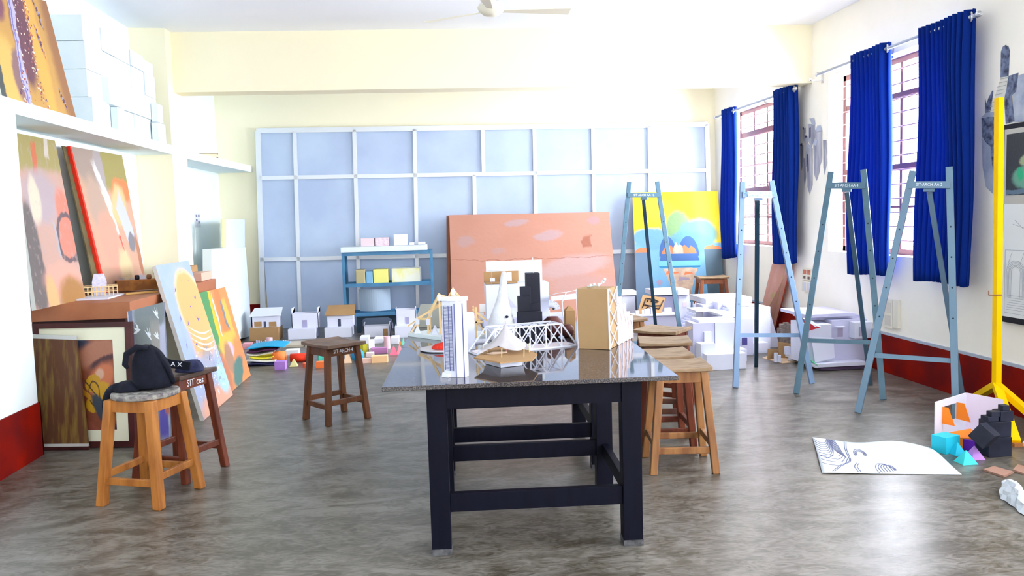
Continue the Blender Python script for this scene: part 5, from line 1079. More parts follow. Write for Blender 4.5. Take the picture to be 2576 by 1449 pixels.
# large white villa model
L, t = mdl('large white villa model of many card blocks and slabs, behind the stools', 'house model', 1830, 930)
def vb(nm, x0, x1, yt, yb, d0, d1, m=WC, sl=None):
    b = MB(); L.box(b, x0, x1, yt, yb, d0, d1); return b.build(nm, m, t, bevel=.0015)
vb('plinth', 1778, 1878, 893, None, 0, .62, WC); vb('plinth', 1880, 1932, 864, None, .80, 1.1, WC); vb('plinth', 1850, 1879, 880, None, .38, .9, WC)
vb('block', 1743, 1797, 814, None, .30, .55, lav()); vb('block', 1799, 1850, 812, None, .29, .55); vb('parapet', 1758, 1852, 806, 813, .33, .56); 
vb('door_panel', 1772, 1790, 835, 866, .27, .298); vb('step', 1763, 1800, 866, None, .12, .27)
vb('block', 1834, 1938, 776, None, .92, 1.3); vb('block', 1862, 1895, 803, None, .72, .91, lav()); vb('slab', 1818, 1882, 793, 799, .60, 1.2)
vb('block', 1768, 1802, 768, None, 1.25, 1.5, lav()); vb('slab', 1750, 1792, 781, 785, 1.0, 1.3); vb('tower', 1806, 1827, 761, None, 1.12, 1.3, lav()); vb('slab', 1776, 1892, 752, 766, 1.32, 1.9); vb('slab', 1828, 1900, 768, 773, 1.0, 1.31)
b = MB(); e0, e1, e2, e3 = L.w(1936, 780, 1.12), L.w(1962, 862, 1.12), L.w(1930, 862, 1.12), L.w(1930, 780, 1.12)
b.hexa([(e3.x, e3.y, .002), (e1.x, e1.y, .002), (e1.x, e1.y+.3, .002), (e3.x, e3.y+.3, .002), (e3.x, e3.y, e0.z), (e0.x, e0.y, e0.z), (e0.x, e0.y+.3, e0.z), (e3.x, e3.y+.3, e0.z)]); b.build('sloping_wall', WC, t)
b = MB(); a = L.w(1868, 850, .68); c = L.w(1880, 863, .68); b.box(a.x, c.x, a.y, a.y+.02, c.z-.02, a.z); b.build('opening', mat('deep_violet_opening', (.06, .05, .20), .8), t)
# cardboard diorama
L, t = mdl('brown cardboard diorama with white cylinders and cubes on the floor', 'diorama', 1968, 913, 'diorama')
b = MB(); P = [g(x, y, .004) for x, y in ((1918, 900), (1968, 914), (2016, 909), (2016, 892), (1945, 890))]; b.prism([(p.x, p.y) for p in P], (.001, .006)); b.build('base', mat('light_cardboard', (.80, .58, .38), .8), t)
b = MB(); b.poly([L.w(*q) for q in ((1960, 900, .15), (2014, 903, .12), (2012, 873, .14), (1985, 863, .2), (1957, 860, .2))]); b.build('back_panel', card_b, t, solid=.006)
b = MB(); b.poly([L.w(*q) for q in ((1930, 905, .03), (1960, 902, .15), (1957, 879, .15), (1932, 878, .04))]); b.build('back_panel', card_b, t, solid=.006)
for x, w, yt, yb in ((1960, 9, 894, 908), (1952, 10, 888, 900)): a = L.w(x-w/2, yt, .02); c = L.w(x+w/2, yt, .02); b = MB(); b.lathe([((c.x-a.x)/2, .007), ((c.x-a.x)/2, a.z)], 16, c=((a.x+c.x)/2, a.y, 0), smooth=False); b.build('cylinder', WC, t)
b = MB(); L.box(b, 1976, 1989, 873, 892, .06, .1); b.build('cube', WC, t); b = MB(); L.box(b, 1986, 1998, 902, 908, .02, .06); b.build('cube', WC, t)
# old tower ornament
L, t = mdl('small grey-brown stepped tower ornament standing behind the cardboard diorama', 'ornament', 1980, 872, 'tower_ornament'); om = mat('stone_ornament', (.40, .34, .30), .8, nz=30, ncol=(.22, .18, .17))
for k, (w, yt, yb) in enumerate(((13, 846, 872), (14, 828, 846), (11, 817, 828), (6, 812, 817))):
    a = L.w(1980-w, yt, 0); c = L.w(1980+w, yt, 0); z0 = L.w(1980, yb, 0).z if k else .001; b = MB(); hw = (c.x-a.x)/2; b.box(L.p.x-hw, L.p.x+hw, L.p.y, L.p.y+2*hw, max(z0, .001), a.z); b.build('tier', om, t, bevel=.004)
# white house on a board, right
L, t = mdl('white house model with a red awning on a raised white board, behind the third easel', 'house model', 2100, 932)
def wb(nm, x0, x1, yt, yb, d0, d1, m=WC):
    b = MB(); L.box(b, x0, x1, yt, yb, d0, d1); return b.build(nm, m, t, bevel=.001)
w_m = lav(); dkb = mat('dark_base_card', (.08, .05, .10), .7)
wb('foot_board', 2085, 2178, 934, None, .02, .6, WC); wb('dark_edge', 2064, 2180, 926, 932, -.01, .62, dkb); wb('base', 2050, 2180, 916, 925, -.02, .63, WC)
zb2 = L.w(2100, 905, 0).z
wb('house_body', 2092, 2190, 806, 914, .16, .55, w_m); wb('front_wing', 2035, 2092, 818, 914, .10, .5, WC); wb('porch', 2150, 2195, 812, 852, .05, .155, WC); wb('roof', 2030, 2150, 792, 800, .2, .8, w_m); wb('parapet', 2040, 2185, 797, 806, .3, .7, w_m)
for x0, x1, y0, y1 in ((2107, 2120, 826, 847), (2162, 2170, 822, 846)): 
    a = L.w(x0, y0, .04 if x0 > 2150 else .155); c = L.w(x1, y1, .04 if x0 > 2150 else .155); b = MB(); b.box(a.x, c.x, a.y-.004, a.y+.001, c.z, a.z); b.build('window', mat('violet_window', (.40, .36, .50), .6), t)
b = MB(); a = L.w(2102, 823, .13); c = L.w(2124, 823, .13); b.box(a.x, c.x, a.y-.02, a.y+.02, a.z, a.z+.006); b.build('window_hood', WC, t)
b = MB(); q = [L.w(*v) for v in ((2020, 806, .02), (2063, 824, -.05), (2032, 833, -.02))]; b.poly(q); b.build('awning', mat('red_card', (.42, .01, .02), .6), t, solid=.006)
b = MB(); q = [L.w(*v) for v in ((2018, 800, .03), (2030, 800, .03), (2066, 822, -.04), (2052, 823, -.04))]; b.poly(q); b.build('awning_edge', WC, t, solid=.006)
b = MB(); a = g(2022, 918, .02); q = [g(2022, 903, .004), g(2056, 928, .004), L.w(2056, 918, -.05), L.w(2024, 893, .1)]; b.poly(q); b.build('green_edge', mat('green_card', (.10, .75, .30), .6), t, solid=.004)
b = MB(); q = [L.w(*v) for v in ((2050, 912, .02), (2100, 900, .05), (2096, 850, .08), (2040, 846, .06))]; b.poly(q); b.build('slanted_card', WC, t, solid=.004)
# brown panel leaning in the corner
P = [g(1899, 842, .002), g(1944, 845, .002), pX(1989, 664, XR-.09), pX(1942, 664, XR-.09)]
lp = paint('brown_emblem_paint', (.74, .42, .34), [('N', 4, .55, .15, (.80, .52, .44), .7), ('R', .78, .5, .03, .6, 2, .5, (.62, .42, .20), .8), ('E', .45, .58, .12, .05, 0, .4, (.62, .48, .24)), ('R', .40, .30, .03, .22, -8, .4, (.62, .46, .20)), ('E', .7, .1, .2, .06, 0, .5, (.55, .50, .55), .7)], .04, 6)
def clampx(P, d):   # keep the board in front of the wall
    m = max(p.x for p in P)+d
    return P if m < XR-.01 else [p-Vector((m-XR+.012, 0, 0)) for p in P]
picture('painted_board', P, .05, lp, mat('red_panel_edge', (.50, .07, .03), .6), 'brown panel with a pale emblem and red edge, leaning below the far window curtain', 'panel')

# ================================================================== easels
steel = mat('grey_blue_painted_steel', (.085, .165, .225), .42, metal=.1, nz=7, ncol=(.11, .20, .27)); hole_m = mat('dark_hole', (.02, .03, .05), .6); plate_t = mat('pale_stencil', (.72, .78, .84), .5)
def easel(label, fl, fr, fb, tl, tr, ybar, ylow, body, tilt=9.5, sticker=None, m=None, mback=None):
    A_, B_, C_ = g(*fl, .001), g(*fr, .001), g(*fb, .001); u = (B_-A_).normalized(); back = Vector((-u.y, u.x, 0)); a = math.radians(tilt)
    nrm = (-back*math.cos(a) + Vector((0, 0, 1))*math.sin(a)).normalized()
    T1, T2 = pP(*tl, A_, nrm), pP(*tr, A_, nrm)
    t = thing('easel', label, 'easel', ((A_+B_+C_)/3).to_tuple()[:2] + (0,), 0, 'steel easels'); m = m or steel
    for P, Q in ((A_, T1), (B_, T2)):
        l = MB().bar(P, Q, .046, .026, up=nrm).build('leg', m, t, bevel=.002)
        b = MB()
        for f in (.40, .52, .64, .76): c = P+(Q-P)*f; b.tube([c+nrm*.0135, c+nrm*.0145], .0065, 8)
        b.build('peg_holes', hole_m, l)['kind'] = 'stuff'
    def at(yp):
        out = []
        for P, Q in ((A_, T1), (B_, T2)):
            lo, hi = 0.0, 1.0
            for _ in range(30):
                md = (lo+hi)/2; c = P+(Q-P)*md; dd = c-E0; py = IH/2 - F_PX*dd.dot(CU)/dd.dot(CF)
                if py > yp: lo = md
                else: hi = md
            out.append(P+(Q-P)*lo)
        return out
    p, q = at(ybar); d = (q-p).normalized(); b = MB(); b.bar(p+d*.02+nrm*.014, q-d*.02+nrm*.014, .046, .012, up=nrm) if False else b.bar(p-d*.005+nrm*.020, q+d*.005+nrm*.020, .05, .010, up=nrm); b.build('name_bar', m if sticker is None else m, t)
    mid = (p+q)/2
    upv = (T1-A_ + T2-B_).normalized()
    if sticker: MB().bar(p+d*.04+nrm*.0265, q-d*.03+nrm*.0265, .062, .002, up=nrm).build('sticker', WC, t)
    lines = body.split('\n'); w = (q-p).length
    for i, ln in enumerate(lines):
        sz = .034 if len(lines) == 1 else .024
        text('lettering', ln, sz, frame_mtx(mid+nrm*(.0285 if sticker else .0255)+upv*((len(lines)-1)/2-i)*.026, d, upv), plate_t if not sticker else mat('green_grey_ink', (.25, .45, .42), .6), t, sx=(w*.80)/(sz*.62*max(len(ln), 1)))
    p2, q2_ = at(ylow) if not hasattr(ylow, '__len__') else (at(ylow[0])[0], at(ylow[1])[1]); d2 = (q2_-p2).normalized(); MB().bar(p2-nrm*.020, q2_-nrm*.020, .034, .012, up=nrm).build('lower_bar', m, t)
    bt = mid - upv*.045 - nrm*.025
    MB().bar(C_, bt, .036, .022, up=back).build('back_leg', mback or mat('dark_teal_steel', (.012, .035, .06), .4), t, bevel=.002)
    MB().bar(mid-d*.035-upv*.035-nrm*.002, mid+d*.035-upv*.035-nrm*.002, .022, .02, up=nrm).build('hinge', m, t)
    return t
easel('grey-blue steel easel in front of the yellow painting, farthest left of the four', (1545, 890), (1719, 885), (1653, 858), (1583, 458), (1653, 457), 492, 862, 'SIT ARCH AA 12', 10)
easel('steel easel with a white sticker on its bar, standing before the far window', (1850, 975), (2043, 965), (1902, 923), (1868, 458), (1940, 455), 491, 843, 'WORLD\nHERITAGE WEEK', 10, sticker=True, m=mat('pale_blue_steel', (.20, .31, .48), .38, metal=.2))
easel('steel easel third from the left, in front of the first curtain of the near window', (2003, 990), (2222, 1005), (2190, 968), (2091, 432), (2172, 427), 468, (856, 862), 'SIT·ARCH AA·4', 9.5, mback=mat('mid_teal_steel', (.05, .10, .15), .4))
easel('steel easel nearest the yellow stand, in front of the near window', (2158, 1038), (2405, 1062), (2424, 1012), (2297, 430), (2388, 420), 466, (893, 908), 'SIT·ARCH AA·2', 9.5, m=mat('light_grey_blue_steel', (.15, .24, .33), .38, metal=.2), mback=mat('soft_blue_steel', (.11, .18, .26), .4))

# ================================================================== curtains and rods
cur_m = mat('royal_blue_curtain', (.003, .032, .27), .8, transl=.22, spec=.1, nz=3, ncol=(.003, .022, .20), nstretch=(1, 1, .1), bump=.05, bscale=120)
ring_m = mat('steel_ring', (.62, .64, .68), .25, metal=.7); rod_s = mat('grey_curtain_rod', (.38, .42, .52), .4, metal=.3)
XC = 3.965
def rod(label, p, q, brackets):
    a = pX(*p, XC); c = pX(*q, XC); a.z = c.z = (a.z+c.z)/2
    t = thing('curtain_rod', label, 'curtain rod', (XC, (a.y+c.y)/2, a.z))
    MB().tube([a, c], .014, 12).build('tube', rod_s, t)
    for e, s in ((a, 1), (c, -1)): b = MB(); b.lathe([(.015, -.02), (.022, -.012), (.022, .012), (.012, .03)], 14, c=e, M=Matrix.Rotation(PI/2, 3, 'X')); b.build('finial', ring_m, t)
    for yb in brackets:
        b = MB(); b.bar((XR-.001, yb, a.z-.03), (XC, yb, a.z-.03), .018, .012); b.box(XR-.006, XR-.001, yb-.018, yb+.018, a.z-.06, a.z+.06); b.bar((XC, yb, a.z-.036), (XC, yb, a.z-.012), .018, .018, up=(0, 1, 0)); b.build('bracket', ring_m, t)
    return a.z
def curtain(label, y0, y1, zr, zb, folds, amp, seed, flare=0.0, fat=1.0):
    t = thing('curtain', label, 'curtain', (XC, (y0+y1)/2, zb), 0, 'blue eyelet curtains')
    rnd = random.Random(seed); ph = rnd.uniform(0, 6); b = MB(); nu = folds*10; nv = 30; V = []
    zt = zr+.055
    for j in range(nv+1):
        v = j/nv; row = []
        for i in range(nu+1):
            u = i/nu; k = 1-v; fl = flare*math.sin(v*PI*.5)
            yy = y0+(y1-y0)*u + (u-.5)*fl + .010*math.sin(7*v+ph+3*u) + .012*math.sin(folds*2*PI*u+1.2)*v
            A_ = amp*(1+.25*math.sin(3*u*PI+ph)+.2*math.sin(5*v+4*u))
            xx = XC + A_*math.sin(folds*2*PI*u) + .010*math.sin(5*v+ph)*v
            row.append(b.bm.verts.new((min(xx, XR-.02), yy, zt+(zb-zt)*v + (.010*math.sin(folds*2*PI*u+1)+.012*math.sin(4*u+ph) if j == nv else 0))))
        V.append(row)
    for j in range(nv):
        for i in range(nu): f = b.bm.faces.new((V[j][i], V[j][i+1], V[j+1][i+1], V[j+1][i])); f.smooth = True
    cl = b.build('cloth', cur_m, t, solid=.004)
    for k in range(folds):
        yy = y0+(y1-y0)*(k+.25)/folds; b = MB(); n = 18; R0, r0 = .032, .007
        b.tube([(XC+R0*math.cos(2*PI*i/n)*.35, yy+R0*math.cos(2*PI*i/n)*.85, zr+R0*math.sin(2*PI*i/n)) for i in range(n+1)], r0, 6, caps=False); b.build('eyelet', ring_m, cl)
    return t
zA = rod('grey curtain rod above the near window', (2057, 190), (2462, 32), (8.42, 7.1, 6.0))
zB = rod('grey curtain rod above the far window', (1800, 296), (2000, 222), (11.1, 9.6))
def yp_(x, X=XC): return pX(x, 400, X).y
curtain('deep blue curtain on the left half of the near window, behind the third easel', yp_(2232), yp_(2142), zA, pX(2190, 690, XC).z, 9, .034, 1, .05)
curtain('broad deep blue curtain at the right end of the near window', yp_(2440), yp_(2316), zA, pX(2380, 712, XC).z, 11, .036, 2, .02)
curtain('narrow deep blue curtain at the left of the far window, beside the yellow painting', yp_(1847), yp_(1818), zB, pX(1835, 648, XC).z, 5, .036, 3, .02)
curtain('deep blue curtain at the right of the far window, knotted at its side', yp_(2000), yp_(1948), zB, pX(1975, 662, XC).z, 7, .036, 4, .0)

# ================================================================== things on the right wall
def wq(x, y, off=.004): return pX(x, y, XR-off)
def switch(label, pts, holes, nm='switch_board'):
    P = [wq(x, y, .03) for x, y in pts]; t = thing(nm, label, 'switchboard', P[0]); b = MB(); quad_slab(b, P, .028); b.build('box', [mat('cream_switch_box', (.78, .74, .62), .5)]*2, t, bevel=.002)
    f_ = lambda u, v: (P[0]*(1-u)+P[1]*u)*(1-v)+(P[3]*(1-u)+P[2]*u)*v
    for k, (u, v, w, h, m) in enumerate(holes):
        P2 = [f_(u-w, v-h)-Vector((.003, 0, 0)), f_(u+w, v-h)-Vector((.003, 0, 0)), f_(u+w, v+h)-Vector((.003, 0, 0)), f_(u-w, v+h)-Vector((.003, 0, 0))]; b = MB(); quad_slab(b, P2, .004); b.build(*m, t)
pl_ = lambda n, c: (n, [mat('sw_'+n+'%d' % int(c[0]*99), c, .5)]*2)
switch('small cream switchboard with two red switches below the far window', [(2017, 702), (2041, 706), (2042, 677), (2018, 674)], [(.28, .68, .16, .2, pl_('switch', (.62, .20, .12))), (.72, .68, .16, .2, pl_('switch', (.62, .20, .12))), (.28, .2, .10, .12, pl_('socket', (.15, .1, .08))), (.72, .2, .10, .12, pl_('socket', (.15, .1, .08)))])
switch('white sheet with two printed columns stuck under the red-switch board', [(2017, 731), (2040, 736), (2041, 710), (2017, 706)], [(.28, .5, .16, .4, pl_('print', (.62, .62, .70))), (.72, .5, .16, .4, pl_('print', (.62, .62, .70)))], 'notice')
switch('tall cream socket board low on the wall between third and fourth easels', [(2216, 820), (2245, 827), (2245, 755), (2216, 748)], [(.6, .70, .25, .18, pl_('socket', (.66, .62, .54))), (.6, .26, .25, .18, pl_('socket', (.66, .62, .54)))])
switch('grey-green side cover beside the tall cream socket board', [(2246, 824), (2258, 826), (2258, 756), (2246, 754)], [], 'conduit_box')
# painted towers between the windows (flat mural)
t = thing('wall_mural', 'painted cluster of narrow grey gabled towers floating on the wall between windows', 'mural', wq(2048, 480))
g1 = mat('mural_grey', (.26, .26, .34), .9, nz=18, ncol=(.52, .52, .58), nstretch=(1, 1, .15)); g2 = mat('mural_roof', (.44, .48, .60), .9); g3 = mat('mural_dark', (.07, .06, .12), .9)
def mur(m, polys, nm, off=.003):
    b = MB()
    for pl in polys: b.poly([wq(x, y, off) for x, y in pl])
    return b.build(nm, m, t, solid=.001)
for (x0, x1, yt, yb) in ((2032, 2050, 312, 372), (2051, 2068, 327, 425), (2019, 2026, 322, 360), (2024, 2033, 342, 420), (2013, 2021, 365, 430), (2030, 2044, 372, 490), (2046, 2062, 362, 455), (2070, 2079, 352, 440), (2021, 2028, 398, 470)):
    mur(g1, [[(x0, yt), (x1, yt), (x1, yb-25), ((x0+x1)/2, yb), (x0+1, yb-20)]], 'tower', .003 if yt < 360 else .004)
for pl in ([(2036, 298), (2048, 297), (2051, 312), (2044, 316)], [(2056, 316), (2064, 315), (2068, 327), (2056, 332), (2052, 328)], [(2031, 360), (2044, 372), (2038, 376), (2030, 366)], [(2048, 352), (2056, 351), (2054, 366), (2046, 365)]): mur(g2, [pl], 'roof_patch', .006)
for pl in ([(2036, 322), (2039, 320), (2039, 345), (2036, 348)], [(2024, 323), (2026, 321), (2026, 333), (2024, 334)], [(2030, 388), (2032, 388), (2034, 430), (2032, 432)], [(2013, 362), (2018, 360), (2018, 366), (2013, 368)], [(2024, 341), (2029, 341), (2029, 346), (2024, 347)], [(2019, 321), (2022, 320), (2022, 326), (2019, 326)]): mur(g3, [pl], 'dark_patch', .007)
# painted castle beside the near window
t = thing('wall_mural', 'black and grey painted castle with a stair, at the right edge behind the yellow stand', 'mural', wq(2500, 480))
kb_ = mat('mural_black', (.04, .045, .08), .9, nz=22, ncol=(.20, .24, .36), nmix=.6, detail=8); kg = mat('mural_grey_wash', (.30, .34, .46), .9, nz=8, ncol=(.48, .52, .60)); ks = mat('mural_cream', (.74, .73, .66), .9)
mur(kb_, [[(2517, 195), (2518, 130), (2523, 117), (2530, 113), (2537, 117), (2540, 128), (2537, 192)]], 'finial_tower')
mur(ks, [[(2518, 195), (2536, 192), (2530, 240), (2500, 290), (2490, 285), (2505, 235)]], 'stair', .002)
b = MB()
for k in range(9): x = 2521-k*3.6; y = 197+k*10; b.bar(wq(x-5, y+2, .006), wq(x+16, y-3, .006), .004, .002, up=(1, 0, 0))
b.build('stair_line', mat('mural_line', (.45, .44, .42), .9), t)['kind'] = 'stuff'
mur(kb_, [[(2537, 191), (2562, 183), (2556, 230), (2545, 240), (2552, 305), (2530, 312), (2526, 250), (2532, 225)]], 'tower_block', .004)
mur(kg, [[(2562, 190), (2590, 180), (2590, 305), (2552, 308), (2548, 240)]], 'grey_wash', .003)
mur(kb_, [[(2478, 245), (2482, 262), (2486, 248), (2496, 228), (2499, 228), (2494, 262), (2490, 285), (2478, 287)]], 'turret', .004)
mur(kg, [[(2469, 295), (2480, 284), (2505, 280), (2505, 294)]], 'ledge', .005)
mur(kb_, [[(2469, 296), (2504, 293), (2506, 400), (2502, 440), (2496, 415), (2492, 370), (2480, 358), (2471, 345)]], 'keep', .004)
mur(kg, [[(2470, 346), (2480, 358), (2492, 371), (2496, 416), (2502, 442), (2500, 490), (2480, 470), (2472, 420)]], 'lower_wash', .0025)
# yellow stand
yel_m = mat('yellow_painted_wood', (1.0, .60, .0), .5, spec=.1, nz=5, ncol=(.95, .56, .0)); yd = mat('worn_foot', (.40, .16, .05), .6)
J = pY(2507, 968, 5.15); Tp = pY(2514, 246, 5.15); Tp.x = J.x+.02 if False else Tp.x
t = thing('wooden_stand', 'tall bright yellow wooden stand on splayed feet at the right edge', 'stand', (J.x, J.y, 0))
MB().bar(J-Vector((0, 0, .02)), Tp, .040, .045, up=(0, 1, 0)).build('pole', yel_m, t, bevel=.002)
for f, k in ((g(2556, 1122), 0), (g(2428, 1022), 1), (g(2672, 1120), 2)):
    f = Vector((min(f.x, XR-.09), f.y, 0.022)); l = MB().bar(f, J, .05, .04).build('leg', yel_m, t)
    b = MB(); d = (J-f).normalized(); b.box(f.x-.03, f.x+.03, f.y-.026, f.y+.026, 0.0, .022); b.build('foot', yd, l)
b = MB(); p = pY(2498, 742, 5.12); q = pY(2520, 742, 5.12); b.tube([p-Vector((.03, 0, 0)), q], .004, 6); b.tube([p-Vector((.03, 0, -.0)), p-Vector((.03, 0, -.03))], .004, 6); b.build('bolt', mat('rusty_bolt', (.30, .14, .08), .5), t)
# black mounting board with two pictures
def onw(x, y, X): return pX(x, y, X)
Xp = XR-.035
t = thing('display_board', 'black display board with a dark figure painting above a pencil drawing, right edge', 'display board', onw(2530, 800, Xp))
tl_ = onw(2524, 315, Xp); bl_ = onw(2517, 808, Xp); y0_ = (tl_.y+bl_.y)/2; zt_b, zb_b = tl_.z-.0, bl_.z; 
bp = lambda u, v, o=0: Vector((Xp-o, y0_-u, zb_b+(zt_b-zb_b)*v))
Pb = [bp(0, 0), bp(.72, 0), bp(.72, 1), bp(0, 1)]; b = MB(); quad_slab(b, Pb, .02); b.build('board', [mat('black_board', (.012, .012, .02), .6)]*2, t)
dp = paint('dark_torso_paint', (.02, .02, .035), [('E', .42, .55, .20, .12, 0, .3, (.55, .62, .40)), ('E', .50, .80, .06, .22, 0, .3, (.50, .55, .48)), ('E', .36, .28, .26, .20, 0, .3, (.25, .55, .42)), ('E', .22, .34, .05, .12, 0, .5, (.0, .65, .35)), ('R', .4, .05, .5, .04, 0, .4, (.20, .30, .40)), ('E', .9, .5, .2, .5, 0, .3, (.02, .02, .03))], .03, 6, rough=.3)
b = MB(); quad_slab(b, [bp(.015, .60, .004), bp(.70, .60, .004), bp(.70, .975, .004), bp(.015, .975, .004)], .003); b.build('picture_border', [mat('cream_border', (.50, .48, .44), .5)]*2, t)
b = MB(); quad_slab(b, [bp(.04, .645, .006), bp(.68, .645, .006), bp(.68, .95, .006), bp(.04, .95, .006)], .002); b.build('figure_painting', [dp, dp], t)
b = MB(); quad_slab(b, [bp(.02, .03, .004), bp(.70, .03, .004), bp(.70, .60, .004), bp(.02, .60, .004)], .002); b.build('drawing_paper', [mat('drawing_paper', (.78, .80, .80), .8)]*2, t)
b = MB(); ink = mat('pencil_grey', (.34, .36, .42), .9); quad = lambda u0, v0, u1, v1, w=.0022: b.bar(bp(u0, v0, .0066), bp(u1, v1, .0066), w, .0008, up=(1, 0, 0))
for k in range(5):   # arched gateway with steps
    r = .045+.012*k; cxu, cyv = .16, .26
    pr_ = None
    for i in range(9): an = PI*i/8; cur_ = (cxu+r*math.cos(an), cyv+r*math.sin(an)*.62); pr_ and quad(*pr_, *cur_); pr_ = cur_
    quad(cxu-r, cyv, cxu-r, cyv-.13); quad(cxu+r, cyv, cxu+r, cyv-.13)
for k in range(7): quad(.09-.003*k, .14-.012*k, .24+.003*k, .14-.012*k)
for u0, v0, u1, v1 in ((.05, .05, .30, .05), (.05, .05, .05, .37), (.05, .37, .30, .37), (.12, .50, .30, .47), (.14, .52, .22, .48), (.20, .30, .24, .36), (.08, .30, .12, .36)): quad(u0, v0, u1, v1)
b.build('pencil_lines', ink, t)['kind'] = 'stuff'
b = MB(); blob(b, (0, 0, 0), .05, .05, .01, seed=3); bmesh.ops.transform(b.bm, matrix=Matrix.Translation(bp(.33, .44, .004)) @ Matrix.Rotation(-PI/2, 4, 'Y'), verts=b.bm.verts); b.build('dark_sketch', mat('dark_pencil', (.10, .09, .16), .9), t)

# ================================================================== lower right floor
def sheet(name, label, cat, outl, m, bump=.02, seed=1, lines=None, n=26):
    """a sheet of paper lying slightly buckled on the floor: outline from four sides"""
    P = [g(x, y, 0) for x, y in outl]; rnd = random.Random(seed); ph = [rnd.uniform(0, 6) for _ in range(4)]
    bl, br, tr, tl = P[:4]; b = MB(); V = []
    def S(u, v):
        p = (bl*(1-u)+br*u)*(1-v)+(tl*(1-u)+tr*u)*v
        e = .012*math.sin(11*u+ph[3])*v + .01*math.sin(7*v+ph[2])*u
        z = .003 + bump*(.5+.5*math.sin(6*u+ph[0]+2*v))*(.25+.75*v)**1.5*(.5+.5*math.sin(3*v+5*u+ph[1]))
        return Vector((p.x+e*.4, p.y+e, z))
    for j in range(n+1): V.append([b.bm.verts.new(S(i/n, j/n)) for i in range(n+1)])
    for j in range(n):
        for i in range(n): f = b.bm.faces.new((V[j][i], V[j][i+1], V[j+1][i+1], V[j+1][i])); f.smooth = True
    if lines:
        t = thing(name, label, cat, (P[0]+P[2])/2); b.build('sheet', m, t, solid=.0012)
        b = MB()
        for ln in lines:
            for k in range(len(ln)-1):
                a = S(*ln[k])+Vector((0, 0, .0016)); c = S(*ln[k+1])+Vector((0, 0, .0016)); b.bar(a, c, .0032, .0008) if False else b.bar(a, c, .0009, .0042, up=(a-c).cross(Vector((0, 0, 1))))
        b.build('contour_lines', mat('blue_grey_ink', (.12, .13, .24), .8), t)['kind'] = 'stuff'; return t
    return tag(b.build(name, m, solid=.0012), label, cat)
paper = mat('white_paper', (.62, .68, .73), .85)
def smooth(p, n=5):   # Catmull-Rom through the points
    q = [p[0]] + list(p) + [p[-1]]; out = []
    for a, b_, c, d in zip(q, q[1:], q[2:], q[3:]):
        for k in range(n):
            t_ = k/n; out.append(tuple(.5*((2*b_[i]) + (c[i]-a[i])*t_ + (2*a[i]-5*b_[i]+4*c[i]-d[i])*t_*t_ + (3*b_[i]-a[i]-3*c[i]+d[i])*t_**3) for i in (0, 1)))
    return out + [p[-1]]
lines = []
for k in range(8): lines.append([(.005+.003*k, .93-.085*k), (.05, .84-.07*k), (.10+.004*k, .86-.055*k), (.125+.007*k, .99)])          # nested curves at the far left corner
for k in range(6): lines.append([(.13+.012*k, .99), (.145+.012*k, .80), (.165+.010*k, .62), (.20+.006*k, .52-.02*k)])
for k in range(4): lines.append([(.02, .50-.09*k), (.08, .46-.09*k), (.15+.01*k, .44-.08*k), (.19+.015*k, .50-.03*k)])
for k in range(2): lines.append([(.08+.015*k, .03), (.16+.015*k, .20), (.24+.01*k, .34), (.25+.012*k, .55), (.255+.014*k, .75), (.28+.016*k, .98)])
for r in (.030, .040, .050): lines.append([(.36+r*math.cos(a), .58+r*3.4*max(math.sin(a), -.25)) for a in [PI*1.15-PI*1.3*i/8 for i in range(9)]])
for k in range(6): lines.append([(.42+.022*k, .02+.012*k), (.415+.022*k, .16+.02*k), (.445+.020*k, .30-.01*k), (.50+.012*k, .30-.035*k), (.56-.004*k, .12-.004*k)])
for k in range(2): lines.append([(.27+.02*k, .03), (.26+.02*k, .18), (.29+.02*k, .30)])
lines = [smooth(l) for l in lines]
sheet('contour_drawing', 'large white sheet with contour lines lying on the floor before the easels', 'drawing', [(2068, 1192), (2420, 1196), (2338, 1132), (2044, 1103)], paper, .035, 4, lines)
b = MB(); pts = [(2515, 1252), (2620, 1330), (2650, 1290), (2530, 1212)]
P = [g(x, y, 0) for x, y in pts]; rnd = random.Random(2); n = 14; V = []
for j in range(n+1):
    V.append([])
    for i in range(n+1):
        u, v = i/n, j/n; p = (P[0]*(1-u)+P[1]*u)*(1-v)+(P[3]*(1-u)+P[2]*u)*v; V[-1].append(b.bm.verts.new((p.x+rnd.uniform(-.008, .008), p.y+rnd.uniform(-.008, .008), .004+.09*math.sin(PI*min(v*1.3, 1))*(.6+.4*math.sin(5*u))*(.8+rnd.uniform(0, .25)))))
for j in range(n):
    for i in range(n): b.bm.faces.new((V[j][i], V[j][i+1], V[j+1][i+1], V[j+1][i]))
tag(b.build('crumpled_paper', paper, solid=.001), 'crumpled white paper lying on the floor at the bottom right edge', 'paper')
# open white box with orange shutters
c0, c1 = g(2352, 1113), g(2453, 1136)
t = thing('room_model', 'open white card room model with orange shutters, beside the black cubes', 'architectural model', g(2420, 1110))
A_ = g(2352, 1113, .001); Bk = g(2424, 1075, .001); u = (Bk-A_); zA_ = pP(2352, 1012, A_, (0, -1, 0)).z
C_ = pY(2470, 1140, 4.80); C_.z = .001; Bk = pY(2429, 1080, 5.13); Bk.z = .001; Cr = pY(2524, 1100, 4.97); Cr.z = .001
h = zA_
b = MB(); quad_slab(b, [A_, Bk, Bk+Vector((0, 0, h)), A_+Vector((0, 0, h))], .006)
b.bm.free(); b = MB()
wl = [A_, Bk]; f2 = lambda u_, v_: A_*(1-u_)+Bk*u_ + Vector((0, 0, h*v_))
for u0, v0, u1, v1 in ((0, 0, 1, .42), (0, .82, 1, 1), (0, .42, .22, .82), (.68, .42, 1, .82)): quad_slab(b, [f2(u0, v0), f2(u1, v0), f2(u1, v1), f2(u0, v1)], .006)
b.build('window_wall', WC, t)
